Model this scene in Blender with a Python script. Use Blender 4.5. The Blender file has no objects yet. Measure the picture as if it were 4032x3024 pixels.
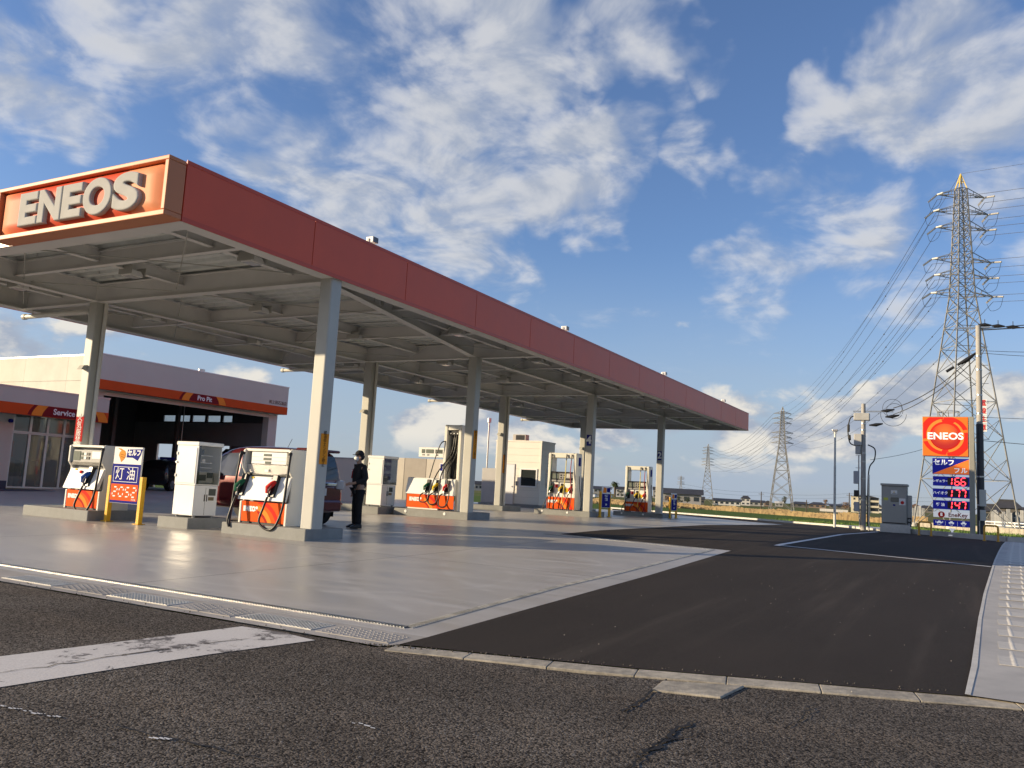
import bpy, bmesh, math, random
from mathutils import Vector, Matrix
random.seed(7)
S = bpy.context.scene
COL = S.collection
R = math.radians
# ------------------------------------------------------------------ camera (solved from the photograph's vanishing points)
W, H = 4032.0, 3024.0
F, PITCH, ROLL, YAW, CZ = 3295.164, R(7.0469), R(3.1112), R(28.7501), 1.165
_f = Vector((math.cos(YAW)*math.cos(PITCH), math.sin(YAW)*math.cos(PITCH), math.sin(PITCH)))
_r0 = Vector((math.sin(YAW), -math.cos(YAW), 0)); _u0 = _r0.cross(_f)
_r = _r0*math.cos(ROLL)+_u0*math.sin(ROLL); _u = -_r0*math.sin(ROLL)+_u0*math.cos(ROLL)
cam = bpy.data.cameras.new('camera'); camo = bpy.data.objects.new('camera', cam); COL.objects.link(camo)
cam.sensor_width = 36; cam.lens = 36*F/W; cam.clip_start = .05; cam.clip_end = 9000
camo.matrix_world = Matrix(((_r.x, _u.x, -_f.x, 0), (_r.y, _u.y, -_f.y, 0), (_r.z, _u.z, -_f.z, CZ), (0, 0, 0, 1)))
S.camera = camo
# ------------------------------------------------------------------ sun and sky
SUN_EL = math.atan(.232); SUN_AZ = R(180-56)       # direction towards the sun, counter-clockwise from +X
SD = Vector((math.cos(SUN_AZ)*math.cos(SUN_EL), math.sin(SUN_AZ)*math.cos(SUN_EL), math.sin(SUN_EL)))
sl = bpy.data.lights.new('sun', 'SUN'); sl.energy = 4.7; sl.angle = R(.53); sl.color = (1, .80, .53)
so = bpy.data.objects.new('sun', sl); COL.objects.link(so); so.rotation_euler = SD.to_track_quat('Z', 'Y').to_euler()
S.view_settings.view_transform = 'Standard'; S.view_settings.look = 'None'
S.view_settings.exposure = .62; S.view_settings.gamma = 1
S.render.resolution_x = 1024; S.render.resolution_y = 768
S.render.engine = 'CYCLES'

def ray(x, y): return _f+_r*((x-W/2)/F)-_u*((y-H/2)/F)
def lerp_tab(x, X, Z):
    if x <= X[0]: return Z[0]
    for i in range(len(X)-1):
        if x <= X[i+1]: return Z[i]+(Z[i+1]-Z[i])*(x-X[i])/(X[i+1]-X[i])
    return Z[-1]
ZX = [3, 8, 12, 21, 30.5, 39, 47, 60, 70]; ZZ = [-.12, -.05, 0, .17, .2, .11, .03, -.05, -.1]
FX = [46, 60, 100, 130, 200, 400, 800, 3000]; FZ = [-.2, -.2, -.5, -.85, -1.2, -1.95, -2.8, -3.2]
def zf(x): return lerp_tab(x, ZX, ZZ)              # station floor: crowned for drainage
def zfield(x): return lerp_tab(x, FX, FZ)          # paddy land behind, a little lower
def gp(x, y, prof=zf, tmax=140):
    d = ray(x, y); lo = .5
    n = 1400
    for i in range(n):
        t = lo+(tmax-lo)*(i/n)**2
        q = d*t
        if CZ+q.z <= prof(q.x): return Vector((q.x, q.y, prof(q.x)))
    return None
def gf(x, y): return gp(x, y, zfield, 3000)
def onX(x, y, X): d = ray(x, y); d = d*(X/d.x); return Vector((X, d.y, d.z+CZ))
def onY(x, y, Y): d = ray(x, y); d = d*(Y/d.y); return Vector((d.x, Y, d.z+CZ))
def atD(x, y, D):                                   # point on the pixel's ray at horizontal distance D
    d = ray(x, y); d = d*(D/math.hypot(d.x, d.y)); return Vector((d.x, d.y, d.z+CZ))
def c2(x, y): return x/1.8433, 1350+y/1.8433
def c3(x, y): return 600+x/2.4578, 1650+y/2.4578
def c4(x, y): return 1400+x/2.212, 1600+y/2.212
def c5(x, y): return 2000+x/2.212, 1600+y/2.212
def c6(x, y): return 2900+x/1.954, 1500+y/1.954
def c7(x, y): return 2800+x/2.212, 1800+y/2.212
def c8(x, y): return 3500+x/2.765, 1600+y/2.765

# ------------------------------------------------------------------ world: Nishita sky with a procedural cloud deck
wd = bpy.data.worlds.new('World'); S.world = wd; wd.use_nodes = True
nt = wd.node_tree; nt.nodes.clear()
class NT:
    def __init__(s, t): s.t = t
    def n(s, typ, **k):
        o = s.t.nodes.new(typ)
        for a, b in k.items():
            if a == 'i':
                for q, v in b.items(): o.inputs[q].default_value = v
            else: setattr(o, a, b)
        return o
    def l(s, a, b): s.t.links.new(a, b)
    def put(s, v, sock):
        if hasattr(v, 'is_linked') or hasattr(v, 'links'): s.l(v, sock)
        else: sock.default_value = v
    def m(s, op, a, b=0., c=0., clamp=False):
        o = s.n('ShaderNodeMath', operation=op, use_clamp=clamp)
        s.put(a, o.inputs[0]); s.put(b, o.inputs[1]); s.put(c, o.inputs[2]); return o.outputs[0]
    def v(s, op, a, b=(0, 0, 0)):
        o = s.n('ShaderNodeVectorMath', operation=op); s.put(a, o.inputs[0]); s.put(b, o.inputs[1])
        return o.outputs[1] if op in ('DOT_PRODUCT', 'LENGTH') else o.outputs[0]
    def rng(s, x, a, b, c=0., d=1., smooth=True):
        o = s.n('ShaderNodeMapRange', interpolation_type='SMOOTHSTEP' if smooth else 'LINEAR')
        s.put(x, o.inputs[0]); s.put(a, o.inputs[1]); s.put(b, o.inputs[2]); s.put(c, o.inputs[3]); s.put(d, o.inputs[4]); return o.outputs[0]
    def mix(s, f, a, b, bt='MIX'):
        o = s.n('ShaderNodeMix', data_type='RGBA', blend_type=bt)
        s.put(f, o.inputs[0]); s.put(a, o.inputs[6]); s.put(b, o.inputs[7]); return o.outputs[2]
    def noise(s, vec, scale, det=4., rough=.55, dist=0.):
        o = s.n('ShaderNodeTexNoise', i={'Scale': scale, 'Detail': det, 'Roughness': rough, 'Distortion': dist}); s.put(vec, o.inputs['Vector']); return o.outputs[0]
w = NT(nt)
sky = w.n('ShaderNodeTexSky', sky_type='NISHITA', sun_disc=False, sun_elevation=SUN_EL, sun_rotation=math.pi/2-SUN_AZ, altitude=0, air_density=1.0, dust_density=.6, ozone_density=3.0)
tc = w.n('ShaderNodeTexCoord'); dirv = w.v('NORMALIZE', tc.outputs['Generated'])
sep = w.n('ShaderNodeSeparateXYZ'); w.l(dirv, sep.inputs[0]); dz = sep.outputs[2]
up = w.m('MAXIMUM', dz, .0)
den = w.m('ADD', up, .24)
comb = w.n('ShaderNodeCombineXYZ'); w.l(w.m('DIVIDE', sep.outputs[0], den), comb.inputs[0]); w.l(w.m('DIVIDE', sep.outputs[1], den), comb.inputs[1]); comb.inputs[2].default_value = 3.7
pl = comb.outputs[0]
def pdir(x, y): return ray(x, y).normalized()
# where the main cloud masses stand: direction, angular radius (deg), weight
BL = [(x*1.8228, y*1.8228, r_, wt) for (x, y, r_, wt) in ((120, 80, 5, .95), (60, 190, 4, .8), (470, 90, 5, .95), (620, 60, 5, 1.), (760, 130, 5, .95), (880, 70, 5, .9), (520, 180, 4, .8),
      (1130, 100, 4.2, 1.2), (960, 190, 3.8, 1.1), (1060, 170, 4, 1.), (1360, 50, 4, 1.1), (1530, 130, 1.8, .7), (690, 320, 4.5, 1.), (880, 310, 4., .95), (1090, 330, 3., .8), (770, 420, 5, 1.), (1020, 440, 4.8, 1.1), (1230, 390, 4.2, 1.1), (1340, 330, 3, .8), (950, 500, 3.4, .8), (1500, 320, 2.4, .8),
      (2090, 190, 5.2, 1.15), (1960, 230, 3.8, 1.), (1780, 235, 2.4, .9), (2180, 260, 4, 1.), (1850, 480, 4.2, .9), (1700, 520, 3.8, .75), (1620, 630, 4., .7), (1920, 590, 4, .7), (2170, 430, 4, .9), (1140, 580, 2.6, .65), (30, 700, 4, .9), (130, 760, 4, .6), (300, 200, 3.4, .45), (1440, 190, 2.4, .55))]
wn_ = w.n('ShaderNodeTexNoise', i={'Scale': 11., 'Detail': 3., 'Roughness': .6}); w.l(dirv, wn_.inputs['Vector'])
wv_ = w.v('MULTIPLY', w.v('SUBTRACT', wn_.outputs['Color'], (.5, .5, .5)), (.15, .15, .15))
dirw = w.v('NORMALIZE', w.v('ADD', dirv, wv_))
msk = None
for (x, y, rad, wt) in BL:
    c = pdir(x, y); dp = w.v('DOT_PRODUCT', dirw, tuple(c))
    g = w.rng(dp, math.cos(R(rad*1.45)), 1., 0., wt*.84)
    msk = g if msk is None else w.m('MAXIMUM', msk, g)
# away from the frame the deck goes on with the same mean cover
far_noise = w.noise(pl, 1.1, 2., .5)
fwd = w.v('DOT_PRODUCT', dirv, tuple(_f))
outside = w.rng(fwd, .62, .78, 1., 0.)
msk = w.m('ADD', msk, w.m('MULTIPLY', outside, w.rng(far_noise, .4, .62, 0., .8)))
sunxy = Vector((SD.x, SD.y, 0)).normalized()
def deck(vec):
    v2 = vec
    return w.noise(v2, 4.6, 6., .55, .3)
n1 = deck(pl)
off = w.v('ADD', pl, tuple(sunxy*.045))
n2 = deck(off)
dens = w.m('ADD', w.m('MULTIPLY', w.m('SUBTRACT', n1, .5), 1.7), w.m('MULTIPLY', w.m('SUBTRACT', msk, .45), .62))
cov = w.rng(dens, -.12, .46)
cov = w.m('MULTIPLY', cov, w.rng(dz, .10, .24))
thick = w.rng(dens, .05, .5)
lit = w.rng(w.m('SUBTRACT', n1, n2), -.09, .11)
# low cumulus bank standing near the horizon
sc = w.v('MULTIPLY', dirv, (1., 1., 2.1))
m1 = w.noise(sc, 9., 6., .56, .2)
dd = w.v('NORMALIZE', w.v('MULTIPLY', dirv, (1., 1., 1.7)))
LB = [(400, 1300, 5, .6), (1950, 1640, 5, .75), (2560, 1700, 5, .65), (2250, 1780, 5, .6), (3000, 1600, 5, .5), (2900, 1840, 5, .5), (1000+700, 1690, 3.4, 1.1), (2060, 1700, 2.5, .9), (2390, 1720, 2.2, .9), (2900, 1720, 2.6, .9), (3330, 1690, 3.4, 1.2), (3560, 1600, 3.2, 1.25), (3130, 1730, 2.6, .9), (4000, 1560, 2.6, .8), (1500, 1760, 4, .7), (900, 1560, 4, .7), (80, 1370, 4, .6), (2300, 1870, 4, .3), (3720, 1500, 2.6, 1.)]
lm = None
for (x, y, rad, wt) in LB:
    c = pdir(x, y); c2v = Vector((c.x, c.y, c.z*1.7)).normalized()
    g = w.rng(w.v('DOT_PRODUCT', dd, tuple(c2v)), math.cos(R(rad*1.35)), 1., 0., wt)
    lm = g if lm is None else w.m('MAXIMUM', lm, g)
lm = w.m('ADD', lm, w.m('MULTIPLY', outside, w.m('MULTIPLY', w.rng(m1, .45, .6), .5)))
d2 = w.m('ADD', w.m('MULTIPLY', w.m('SUBTRACT', m1, .5), 2.0), w.m('MULTIPLY', w.m('SUBTRACT', lm, .42), .9))
c_low = w.m('MULTIPLY', w.rng(d2, .0, .32), w.m('MULTIPLY', w.rng(dz, .015, .06), w.rng(dz, .30, .16)))
m2 = w.noise(w.v('ADD', sc, tuple(Vector((SD.x, SD.y, .5))*.035)), 9., 6., .56, .2)
lit2 = w.rng(w.m('SUBTRACT', m1, m2), -.10, .10)
# thin grey veil low down
haze = w.rng(dz, .0, .30, .9, .0)
vn = w.noise(w.v('MULTIPLY', dirv, (1., 1., 5.)), 3.2, 4., .5)
haze = w.m('MULTIPLY', haze, w.rng(vn, .25, .75, .7, 1.1), clamp=True)
K = 1.0
skyc = w.mix(1., sky.outputs[0], (1.62, 1.62, 1.88, 1), 'MULTIPLY')
c0 = w.mix(haze, skyc, (4.1*K, 4.9*K, 6.1*K, 1))
ca = w.mix(lit, (4.5*K, 5.0*K, 6.0*K, 1), (8.5*K, 8.4*K, 8.3*K, 1))
ca = w.mix(w.m('MULTIPLY', thick, .45), ca, (4.2*K, 4.6*K, 5.4*K, 1))
c1 = w.mix(w.m('MULTIPLY', cov, .9), c0, ca)
cb = w.mix(lit2, (3.9*K, 4.4*K, 5.4*K, 1), (8.8*K, 8.3*K, 7.4*K, 1))
c2_ = w.mix(w.m('MULTIPLY', c_low, .9), c1, cb)
wd.cycles.sampling_method = 'MANUAL'; wd.cycles.sample_map_resolution = 512
bg = w.n('ShaderNodeBackground', i={'Strength': .064}); w.l(c2_, bg.inputs[0])
wo = w.n('ShaderNodeOutputWorld'); w.l(bg.outputs[0], wo.inputs[0])

# ------------------------------------------------------------------ materials
MATS = {}
def M(name, col=(.5, .5, .5), rough=.5, metal=0., ns=0., na=0., bs=0., bd=0., coat=0., emit=0., trans=0., spec=None, alpha=1., coatr=.08):
    if name in MATS: return MATS[name]
    if spec is None: spec = .15 if any(q in name for q in ('panel_blue', 'plate_', 'print_', 'lettering', 'swirl', 'skirt', 'emblem', 'white_panel', 'band_', 'letter', 'nozzle')) else .4
    if spec == .15: coat = 0.; rough = max(rough, .8); spec = .1
    m = bpy.data.materials.new(name); m.use_nodes = True; t = NT(m.node_tree); b = m.node_tree.nodes['Principled BSDF']
    b.inputs['Roughness'].default_value = rough; b.inputs['Metallic'].default_value = metal
    b.inputs['Specular IOR Level'].default_value = spec
    b.inputs['Coat Weight'].default_value = coat; b.inputs['Coat Roughness'].default_value = coatr
    b.inputs['Transmission Weight'].default_value = trans
    c4_ = (*col, 1)
    tcx = t.n('ShaderNodeTexCoord').outputs['Object']
    if ns:
        n_ = t.noise(tcx, ns, 5., .6)
        n2_ = t.noise(tcx, ns*.17, 3., .5)
        f_ = t.m('ADD', t.m('MULTIPLY', n_, .5), t.m('MULTIPLY', n2_, .5))
        lo = tuple(max(0, x*(1-na)) for x in col)+(1,); hi = tuple(min(1, x*(1+na)) for x in col)+(1,)
        t.l(t.mix(t.rng(f_, .3, .7), lo, hi), b.inputs['Base Color'])
        t.l(t.rng(f_, .3, .7, max(.02, rough*(1-na*.6)), min(1, rough*(1+na*.6))), b.inputs['Roughness'])
    else:
        rgb = t.n('ShaderNodeRGB'); rgb.outputs[0].default_value = c4_; t.l(rgb.outputs[0], b.inputs['Base Color'])
    if bs:
        bp_ = t.n('ShaderNodeBump', i={'Strength': .6, 'Distance': bd}); t.l(t.noise(tcx, bs, 4., .6), bp_.inputs['Height']); t.l(bp_.outputs[0], b.inputs['Normal'])
    if emit:
        b.inputs['Emission Color'].default_value = c4_; b.inputs['Emission Strength'].default_value = emit
    MATS[name] = m; return m

class MB:
    def __init__(s): s.v = []; s.f = []; s.mi = []; s.sm = []
    def add(s, vs, fs, m=0, sm=False):
        o = len(s.v); s.v += [tuple(q) for q in vs]
        for f in fs: s.f.append([o+i for i in f]); s.mi.append(m); s.sm.append(sm)
        return s
    def poly(s, pts, m=0): return s.add(pts, [list(range(len(pts)))], m)
    def box(s, x0, x1, y0, y1, z0, z1, m=0):
        if x0 > x1: x0, x1 = x1, x0
        if y0 > y1: y0, y1 = y1, y0
        if z0 > z1: z0, z1 = z1, z0
        return s.add([(x0, y0, z0), (x1, y0, z0), (x1, y1, z0), (x0, y1, z0), (x0, y0, z1), (x1, y0, z1), (x1, y1, z1), (x0, y1, z1)],
                     [(3, 2, 1, 0), (4, 5, 6, 7), (0, 1, 5, 4), (1, 2, 6, 5), (2, 3, 7, 6), (3, 0, 4, 7)], m)
    def cyl(s, p, q, r, r2=None, n=10, m=0, cap=True, sm=True):
        p = Vector(p); q = Vector(q); r2 = r if r2 is None else r2
        a = (q-p).normalized(); b = a.orthogonal().normalized(); c = a.cross(b)
        vs = []
        for (o, rr) in ((p, r), (q, r2)):
            for i in range(n):
                t = 2*math.pi*i/n; vs.append(o+(b*math.cos(t)+c*math.sin(t))*rr)
        s.add(vs, [(i, (i+1) % n, n+(i+1) % n, n+i) for i in range(n)], m, sm)
        if cap: s.add(vs[:n], [list(range(n))[::-1]], m); s.add(vs[n:], [list(range(n))], m)
        return s
    def tube(s, pts, r, n=8, m=0):
        pts = [Vector(p) for p in pts]; vs = []; b = None
        rs = r if isinstance(r, (list, tuple)) else [r]*len(pts)
        for i, p in enumerate(pts):
            a = (pts[min(i+1, len(pts)-1)]-pts[max(i-1, 0)]).normalized()
            if b is None: b = a.orthogonal().normalized()
            else:
                b = b-a*b.dot(a); b = b.normalized() if b.length > 1e-5 else a.orthogonal().normalized()
            c = a.cross(b)
            for k in range(n):
                t = 2*math.pi*k/n; vs.append(p+(b*math.cos(t)+c*math.sin(t))*rs[i])
        fs = []
        for i in range(len(pts)-1):
            for k in range(n): fs.append((i*n+k, i*n+(k+1) % n, (i+1)*n+(k+1) % n, (i+1)*n+k))
        s.add(vs, fs, m, True); s.add(vs[:n], [list(range(n))[::-1]], m); s.add(vs[-n:], [list(range(n))], m); return s
    def beam(s, p, q, w_, h_=None, m=0):                     # square bar between two points
        p = Vector(p); q = Vector(q); h_ = h_ or w_
        a = (q-p).normalized(); u = Vector((0, 0, 1))
        if abs(a.z) > .95: u = Vector((1, 0, 0))
        b = a.cross(u).normalized(); c = b.cross(a)
        vs = [o+b*(i*w_/2)+c*(j*h_/2) for o in (p, q) for (i, j) in ((-1, -1), (1, -1), (1, 1), (-1, 1))]
        return s.add(vs, [(3, 2, 1, 0), (4, 5, 6, 7), (0, 1, 5, 4), (1, 2, 6, 5), (2, 3, 7, 6), (3, 0, 4, 7)], m)
    def hbeam(s, p, q, d, wd_, t=.014):                       # H section; p,q give the line of the bottom flange
        p = Vector(p); q = Vector(q); z = Vector((0, 0, 1))
        s.beam(p+z*t/2, q+z*t/2, wd_, t); s.beam(p+z*(d-t/2), q+z*(d-t/2), wd_, t); s.beam(p+z*d/2, q+z*d/2, t, d-2*t); return s
    def prism(s, pts, ax, a0, a1, m=0):                       # 2-D outline extruded along ax; remaining axes in order
        def mk(p, a):
            if ax == 'x': return (a, p[0], p[1])
            if ax == 'y': return (p[0], a, p[1])
            return (p[0], p[1], a)
        n = len(pts); vs = [mk(p, a0) for p in pts]+[mk(p, a1) for p in pts]
        fs = [list(range(n))[::-1], list(range(n, 2*n))]+[(i, (i+1) % n, n+(i+1) % n, n+i) for i in range(n)]
        return s.add(vs, fs, m)
    def ball(s, c, r, n=10, m=0, sz=1.):
        c = Vector(c); vs = []; k = n//2
        for j in range(k+1):
            ph = math.pi*j/k
            for i in range(n):
                t = 2*math.pi*i/n; vs.append(c+Vector((math.sin(ph)*math.cos(t), math.sin(ph)*math.sin(t), math.cos(ph)*sz))*r)
        return s.add(vs, [(j*n+i, (j+1)*n+i, (j+1)*n+(i+1) % n, j*n+(i+1) % n) for j in range(k) for i in range(n)], m, True)
    def mesh(s, name, mats):
        me = bpy.data.meshes.new(name); me.from_pydata(s.v, [], s.f)
        for m in (mats if isinstance(mats, (list, tuple)) else [mats]): me.materials.append(m)
        me.polygons.foreach_set('material_index', s.mi); me.polygons.foreach_set('use_smooth', s.sm)
        bm = bmesh.new(); bm.from_mesh(me); bmesh.ops.recalc_face_normals(bm, faces=bm.faces); bm.to_mesh(me); bm.free()
        return me
    def obj(s, name, mats, parent=None, bevel=0., loc=None, seg=2, **tags):
        return link(name, s.mesh(name, mats), parent, bevel, loc, seg, **tags)
def link(name, me, parent=None, bevel=0., loc=None, seg=2, **tags):
    o = bpy.data.objects.new(name, me); COL.objects.link(o)
    if parent: o.parent = parent
    if loc is not None: o.location = loc
    if bevel:
        b = o.modifiers.new('bevel', 'BEVEL'); b.width = bevel; b.segments = seg; b.limit_method = 'ANGLE'; b.angle_limit = R(40)
    for k, v in tags.items(): o[k] = v
    return o
def thing(name, label, cat, loc=(0, 0, 0), group=None, rz=0.):
    o = bpy.data.objects.new(name, None); COL.objects.link(o); o.location = loc; o.rotation_euler.z = rz; o.empty_display_size = .2
    o['label'] = label; o['category'] = cat
    if group: o['group'] = group
    return o
def tag(o, label, cat, group=None, kind=None):
    if label: o['label'] = label; o['category'] = cat
    if group: o['group'] = group
    if kind: o['kind'] = kind
    return o
def tree_copy(o, loc=None, label=None, parent=None, rz=None):
    c = o.copy(); COL.objects.link(c)
    if parent: c.parent = parent
    if loc is not None: c.location = loc
    if rz is not None: c.rotation_euler.z = rz
    if label: c['label'] = label
    for ch in list(o.children): tree_copy(ch, parent=c)
    return c
RX = Matrix(((0, 0, -1), (-1, 0, 0), (0, 1, 0)))    # lettering read on a face that looks along -X
RY = Matrix(((1, 0, 0), (0, 0, -1), (0, 1, 0)))     # ... along -Y
def text_mesh(name, s, size, mat, ext=.004, off=0., bev=0., align='CENTER', face='X', line=1., sx=1., shear=0., spacing=1., res=4):
    cu = bpy.data.curves.new(name, 'FONT'); cu.body = s; cu.size = size; cu.extrude = ext; cu.offset = off; cu.bevel_depth = bev; cu.bevel_resolution = 2
    cu.align_x = align; cu.align_y = 'CENTER'; cu.space_line = line; cu.shear = shear; cu.resolution_u = res; cu.space_character = spacing
    o = bpy.data.objects.new(name, cu); COL.objects.link(o)
    dg = bpy.context.evaluated_depsgraph_get(); dg.update()
    me = bpy.data.meshes.new_from_object(o.evaluated_get(dg)); bpy.data.objects.remove(o); bpy.data.curves.remove(cu)
    m3 = (RX if face == 'X' else RY) @ Matrix.Diagonal((sx, 1, 1))
    me.transform(m3.to_4x4()); me.materials.clear(); me.materials.append(mat); me.name = name
    return me
def text(name, s, size, mat, parent, loc, **k): return link(name, text_mesh(name, s, size, mat, **k), parent, loc=loc)
def clip(poly, x0, x1, y0, y1):
    def cut(P, f, isec):
        out = []
        for i in range(len(P)):
            a, b = P[i-1], P[i]; fa, fb = f(a), f(b)
            if fa*fb < 0: t = fa/(fa-fb); out.append((a[0]+(b[0]-a[0])*t, a[1]+(b[1]-a[1])*t))
            if fb >= 0: out.append(b)
        return out
    for f in (lambda p: p[0]-x0, lambda p: x1-p[0], lambda p: p[1]-y0, lambda p: y1-p[1]):
        if len(poly) >= 3: poly = cut(poly, f, None)
    return poly
def arcband(cx, cy, r0, r1, a0, a1, cx1=None, cy1=None, n=24):
    cx1 = cx if cx1 is None else cx1; cy1 = cy if cy1 is None else cy1
    A = [(cx+r0*math.cos(R(a0+(a1-a0)*i/n)), cy+r0*math.sin(R(a0+(a1-a0)*i/n))) for i in range(n+1)]
    B = [(cx1+r1*math.cos(R(a1-(a1-a0)*i/n)), cy1+r1*math.sin(R(a1-(a1-a0)*i/n))) for i in range(n+1)]
    return A+B
# a flat shape given as (u to the viewer's right, v up) laid on a face that looks along -X
def decal(mb, pts, y_left, z0, x, t=.003, m=0):
    if len(pts) >= 3: mb.prism([(y_left-u, z0+v) for u, v in pts], 'x', x-t, x, m)
    return mb
def sheet(name, pts, off, mat, prof=zf, cuts=ZX, parent=None, sub=0, **tags):
    bm = bmesh.new(); bm.faces.new([bm.verts.new((p[0], p[1], 0)) for p in pts])
    for x in cuts:
        bmesh.ops.bisect_plane(bm, geom=bm.verts[:]+bm.edges[:]+bm.faces[:], plane_co=(x, 0, 0), plane_no=(1, 0, 0), dist=1e-5)
    for v in bm.verts: v.co.z = prof(v.co.x)+off
    bmesh.ops.triangulate(bm, faces=bm.faces[:]); bmesh.ops.recalc_face_normals(bm, faces=bm.faces[:])
    if sum(f.normal.z for f in bm.faces) < 0: bmesh.ops.reverse_faces(bm, faces=bm.faces[:])
    me = bpy.data.meshes.new(name); bm.to_mesh(me); bm.free(); me.materials.append(mat)
    return link(name, me, parent, **tags)
# ================================================================== THE GROUND
def ground_mat(name, kind):
    m = bpy.data.materials.new(name); m.use_nodes = True; t = NT(m.node_tree); b = m.node_tree.nodes['Principled BSDF']
    P = t.n('ShaderNodeNewGeometry').outputs['Position']
    if kind == 'road':
        vo = t.n('ShaderNodeTexVoronoi', i={'Scale': 95.}); t.l(P, vo.inputs['Vector'])
        sv = t.n('ShaderNodeSeparateColor'); t.l(vo.outputs['Color'], sv.inputs[0])
        n1_ = t.noise(P, 38., 5., .7); n2_ = t.noise(P, .7, 4., .6)
        k_ = t.m('ADD', t.m('MULTIPLY', sv.outputs[0], .55), t.m('MULTIPLY', n1_, .6))
        base = t.mix(t.rng(k_, .28, .92), (.019, .0168, .0145, 1), (.205, .178, .150, 1))
        spark = t.rng(sv.outputs[1], .965, .99)
        base = t.mix(t.m('MULTIPLY', spark, .6), base, (.36, .34, .31, 1))
        base = t.mix(t.rng(n2_, .3, .7, 0., .8), base, t.mix(1., base, (.62, .60, .58, 1), 'MULTIPLY'))
        n5_ = t.noise(t.v('MULTIPLY', P, (1., .25, 1.)), 1.6, 4., .6); base = t.mix(t.rng(n5_, .5, .7, 0., .5), base, t.mix(1., base, (1.35, 1.28, 1.2, 1), 'MULTIPLY'))
        t.l(base, b.inputs['Base Color']); b.inputs['Roughness'].default_value = .9; b.inputs['Specular IOR Level'].default_value = .12
        hgt = t.m('ADD', t.m('MULTIPLY', t.m('SUBTRACT', 1., vo.outputs['Distance']), .6), n1_)
        bm_ = t.n('ShaderNodeBump', i={'Strength': .9, 'Distance': .006}); t.l(hgt, bm_.inputs['Height']); t.l(bm_.outputs[0], b.inputs['Normal'])
    elif kind == 'asphalt':
        n1_ = t.noise(P, 160., 3., .7); n2_ = t.noise(t.v('MULTIPLY', P, (.4, 1.1, 1.)), .8, 6., .65); n3_ = t.noise(P, 9., 4., .6)
        base = t.mix(t.rng(n1_, .3, .75), (.015, .0123, .0103, 1), (.072, .059, .047, 1))
        base = t.mix(t.rng(n2_, .3, .75, 0., .6), base, (.052, .042, .034, 1))
        base = t.mix(t.rng(n3_, .55, .8, 0., .35), base, (.048, .042, .037, 1))
        tr_ = t.noise(t.v('MULTIPLY', P, (.12, 2.1, 1.)), 1., 4., .6); base = t.mix(t.rng(tr_, .5, .72, 0., .6), base, (.075, .062, .05, 1))
        vo = t.n('ShaderNodeTexVoronoi', i={'Scale': 5.}); t.l(P, vo.inputs['Vector'])
        base = t.mix(t.rng(vo.outputs['Distance'], .02, .01), base, (.3, .27, .24, 1))
        t.l(base, b.inputs['Base Color']); b.inputs['Roughness'].default_value = .85; b.inputs['Specular IOR Level'].default_value = .12
        bm_ = t.n('ShaderNodeBump', i={'Strength': .8, 'Distance': .0025}); t.l(n1_, bm_.inputs['Height']); t.l(bm_.outputs[0], b.inputs['Normal'])
    elif kind == 'concrete':
        st = t.v('MULTIPLY', P, (3.2, .8, 1.))
        n1_ = t.noise(st, .75, 6., .62, .6); n2_ = t.noise(P, 60., 3., .6); n3_ = t.noise(P, .35, 3., .5); n4_ = t.noise(st, 4., 5., .6)
        base = t.mix(t.rng(n1_, .3, .72), (.37, .348, .315, 1), (.50, .476, .436, 1))
        base = t.mix(t.rng(n4_, .5, .75, 0., .35), base, (.31, .297, .275, 1))
        base = t.mix(t.rng(n3_, .3, .7, 0., .35), base, (.44, .405, .36, 1))
        base = t.mix(t.rng(n2_, .3, .7, 0., .12), base, (.2, .2, .2, 1))
        n6_ = t.noise(P, 1.9, 4., .55); base = t.mix(t.rng(n6_, .66, .78, 0., .4), base, (.20, .19, .17, 1))
        # faint tyre arcs
        for (cx_, cy_, rr, ww) in ((9.2, 7.6, 2.4, .11), (10.5, 4.2, 4.6, .1), (12.6, 6.2, 1.0, .07), (14.5, 1.0, 7.0, .12), (14.5, 1.0, 8.5, .12)):
            d_ = t.v('LENGTH', t.v('SUBTRACT', t.v('MULTIPLY', P, (1, 1, 0)), (cx_, cy_, 0)))
            a_ = t.rng(t.m('ABSOLUTE', t.m('SUBTRACT', d_, rr)), ww, .0, 0., .30)
            base = t.mix(t.m('MULTIPLY', a_, t.rng(n1_, .35, .6)), base, (.58, .56, .52, 1))
        t.l(base, b.inputs['Base Color'])
        t.l(t.rng(n1_, .3, .75, .30, .46), b.inputs['Roughness']); b.inputs['Specular IOR Level'].default_value = .45
        bm_ = t.n('ShaderNodeBump', i={'Strength': .15, 'Distance': .002}); t.l(n4_, bm_.inputs['Height']); t.l(bm_.outputs[0], b.inputs['Normal'])
    elif kind == 'field':
        n1_ = t.noise(P, 2.2, 5., .7); n2_ = t.noise(t.v('MULTIPLY', P, (.35, 1., 1.)), .045, 4., .6); n3_ = t.noise(P, .35, 4., .6)
        g_ = t.mix(t.rng(n1_, .3, .7), (.045, .085, .012, 1), (.115, .17, .03, 1))
        dry = t.mix(t.rng(n3_, .3, .7), (.14, .105, .05, 1), (.25, .19, .10, 1))
        sp_ = t.n('ShaderNodeSeparateXYZ'); t.l(P, sp_.inputs[0])
        rad = t.v('LENGTH', t.v('MULTIPLY', P, (1, 1, 0)))
        f_ = t.m('MULTIPLY', t.rng(n2_, .42, .6), t.rng(rad, 160., 240.))
        base = t.mix(f_, g_, dry)
        t.l(base, b.inputs['Base Color']); b.inputs['Roughness'].default_value = .95; b.inputs['Specular IOR Level'].default_value = .1
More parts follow.
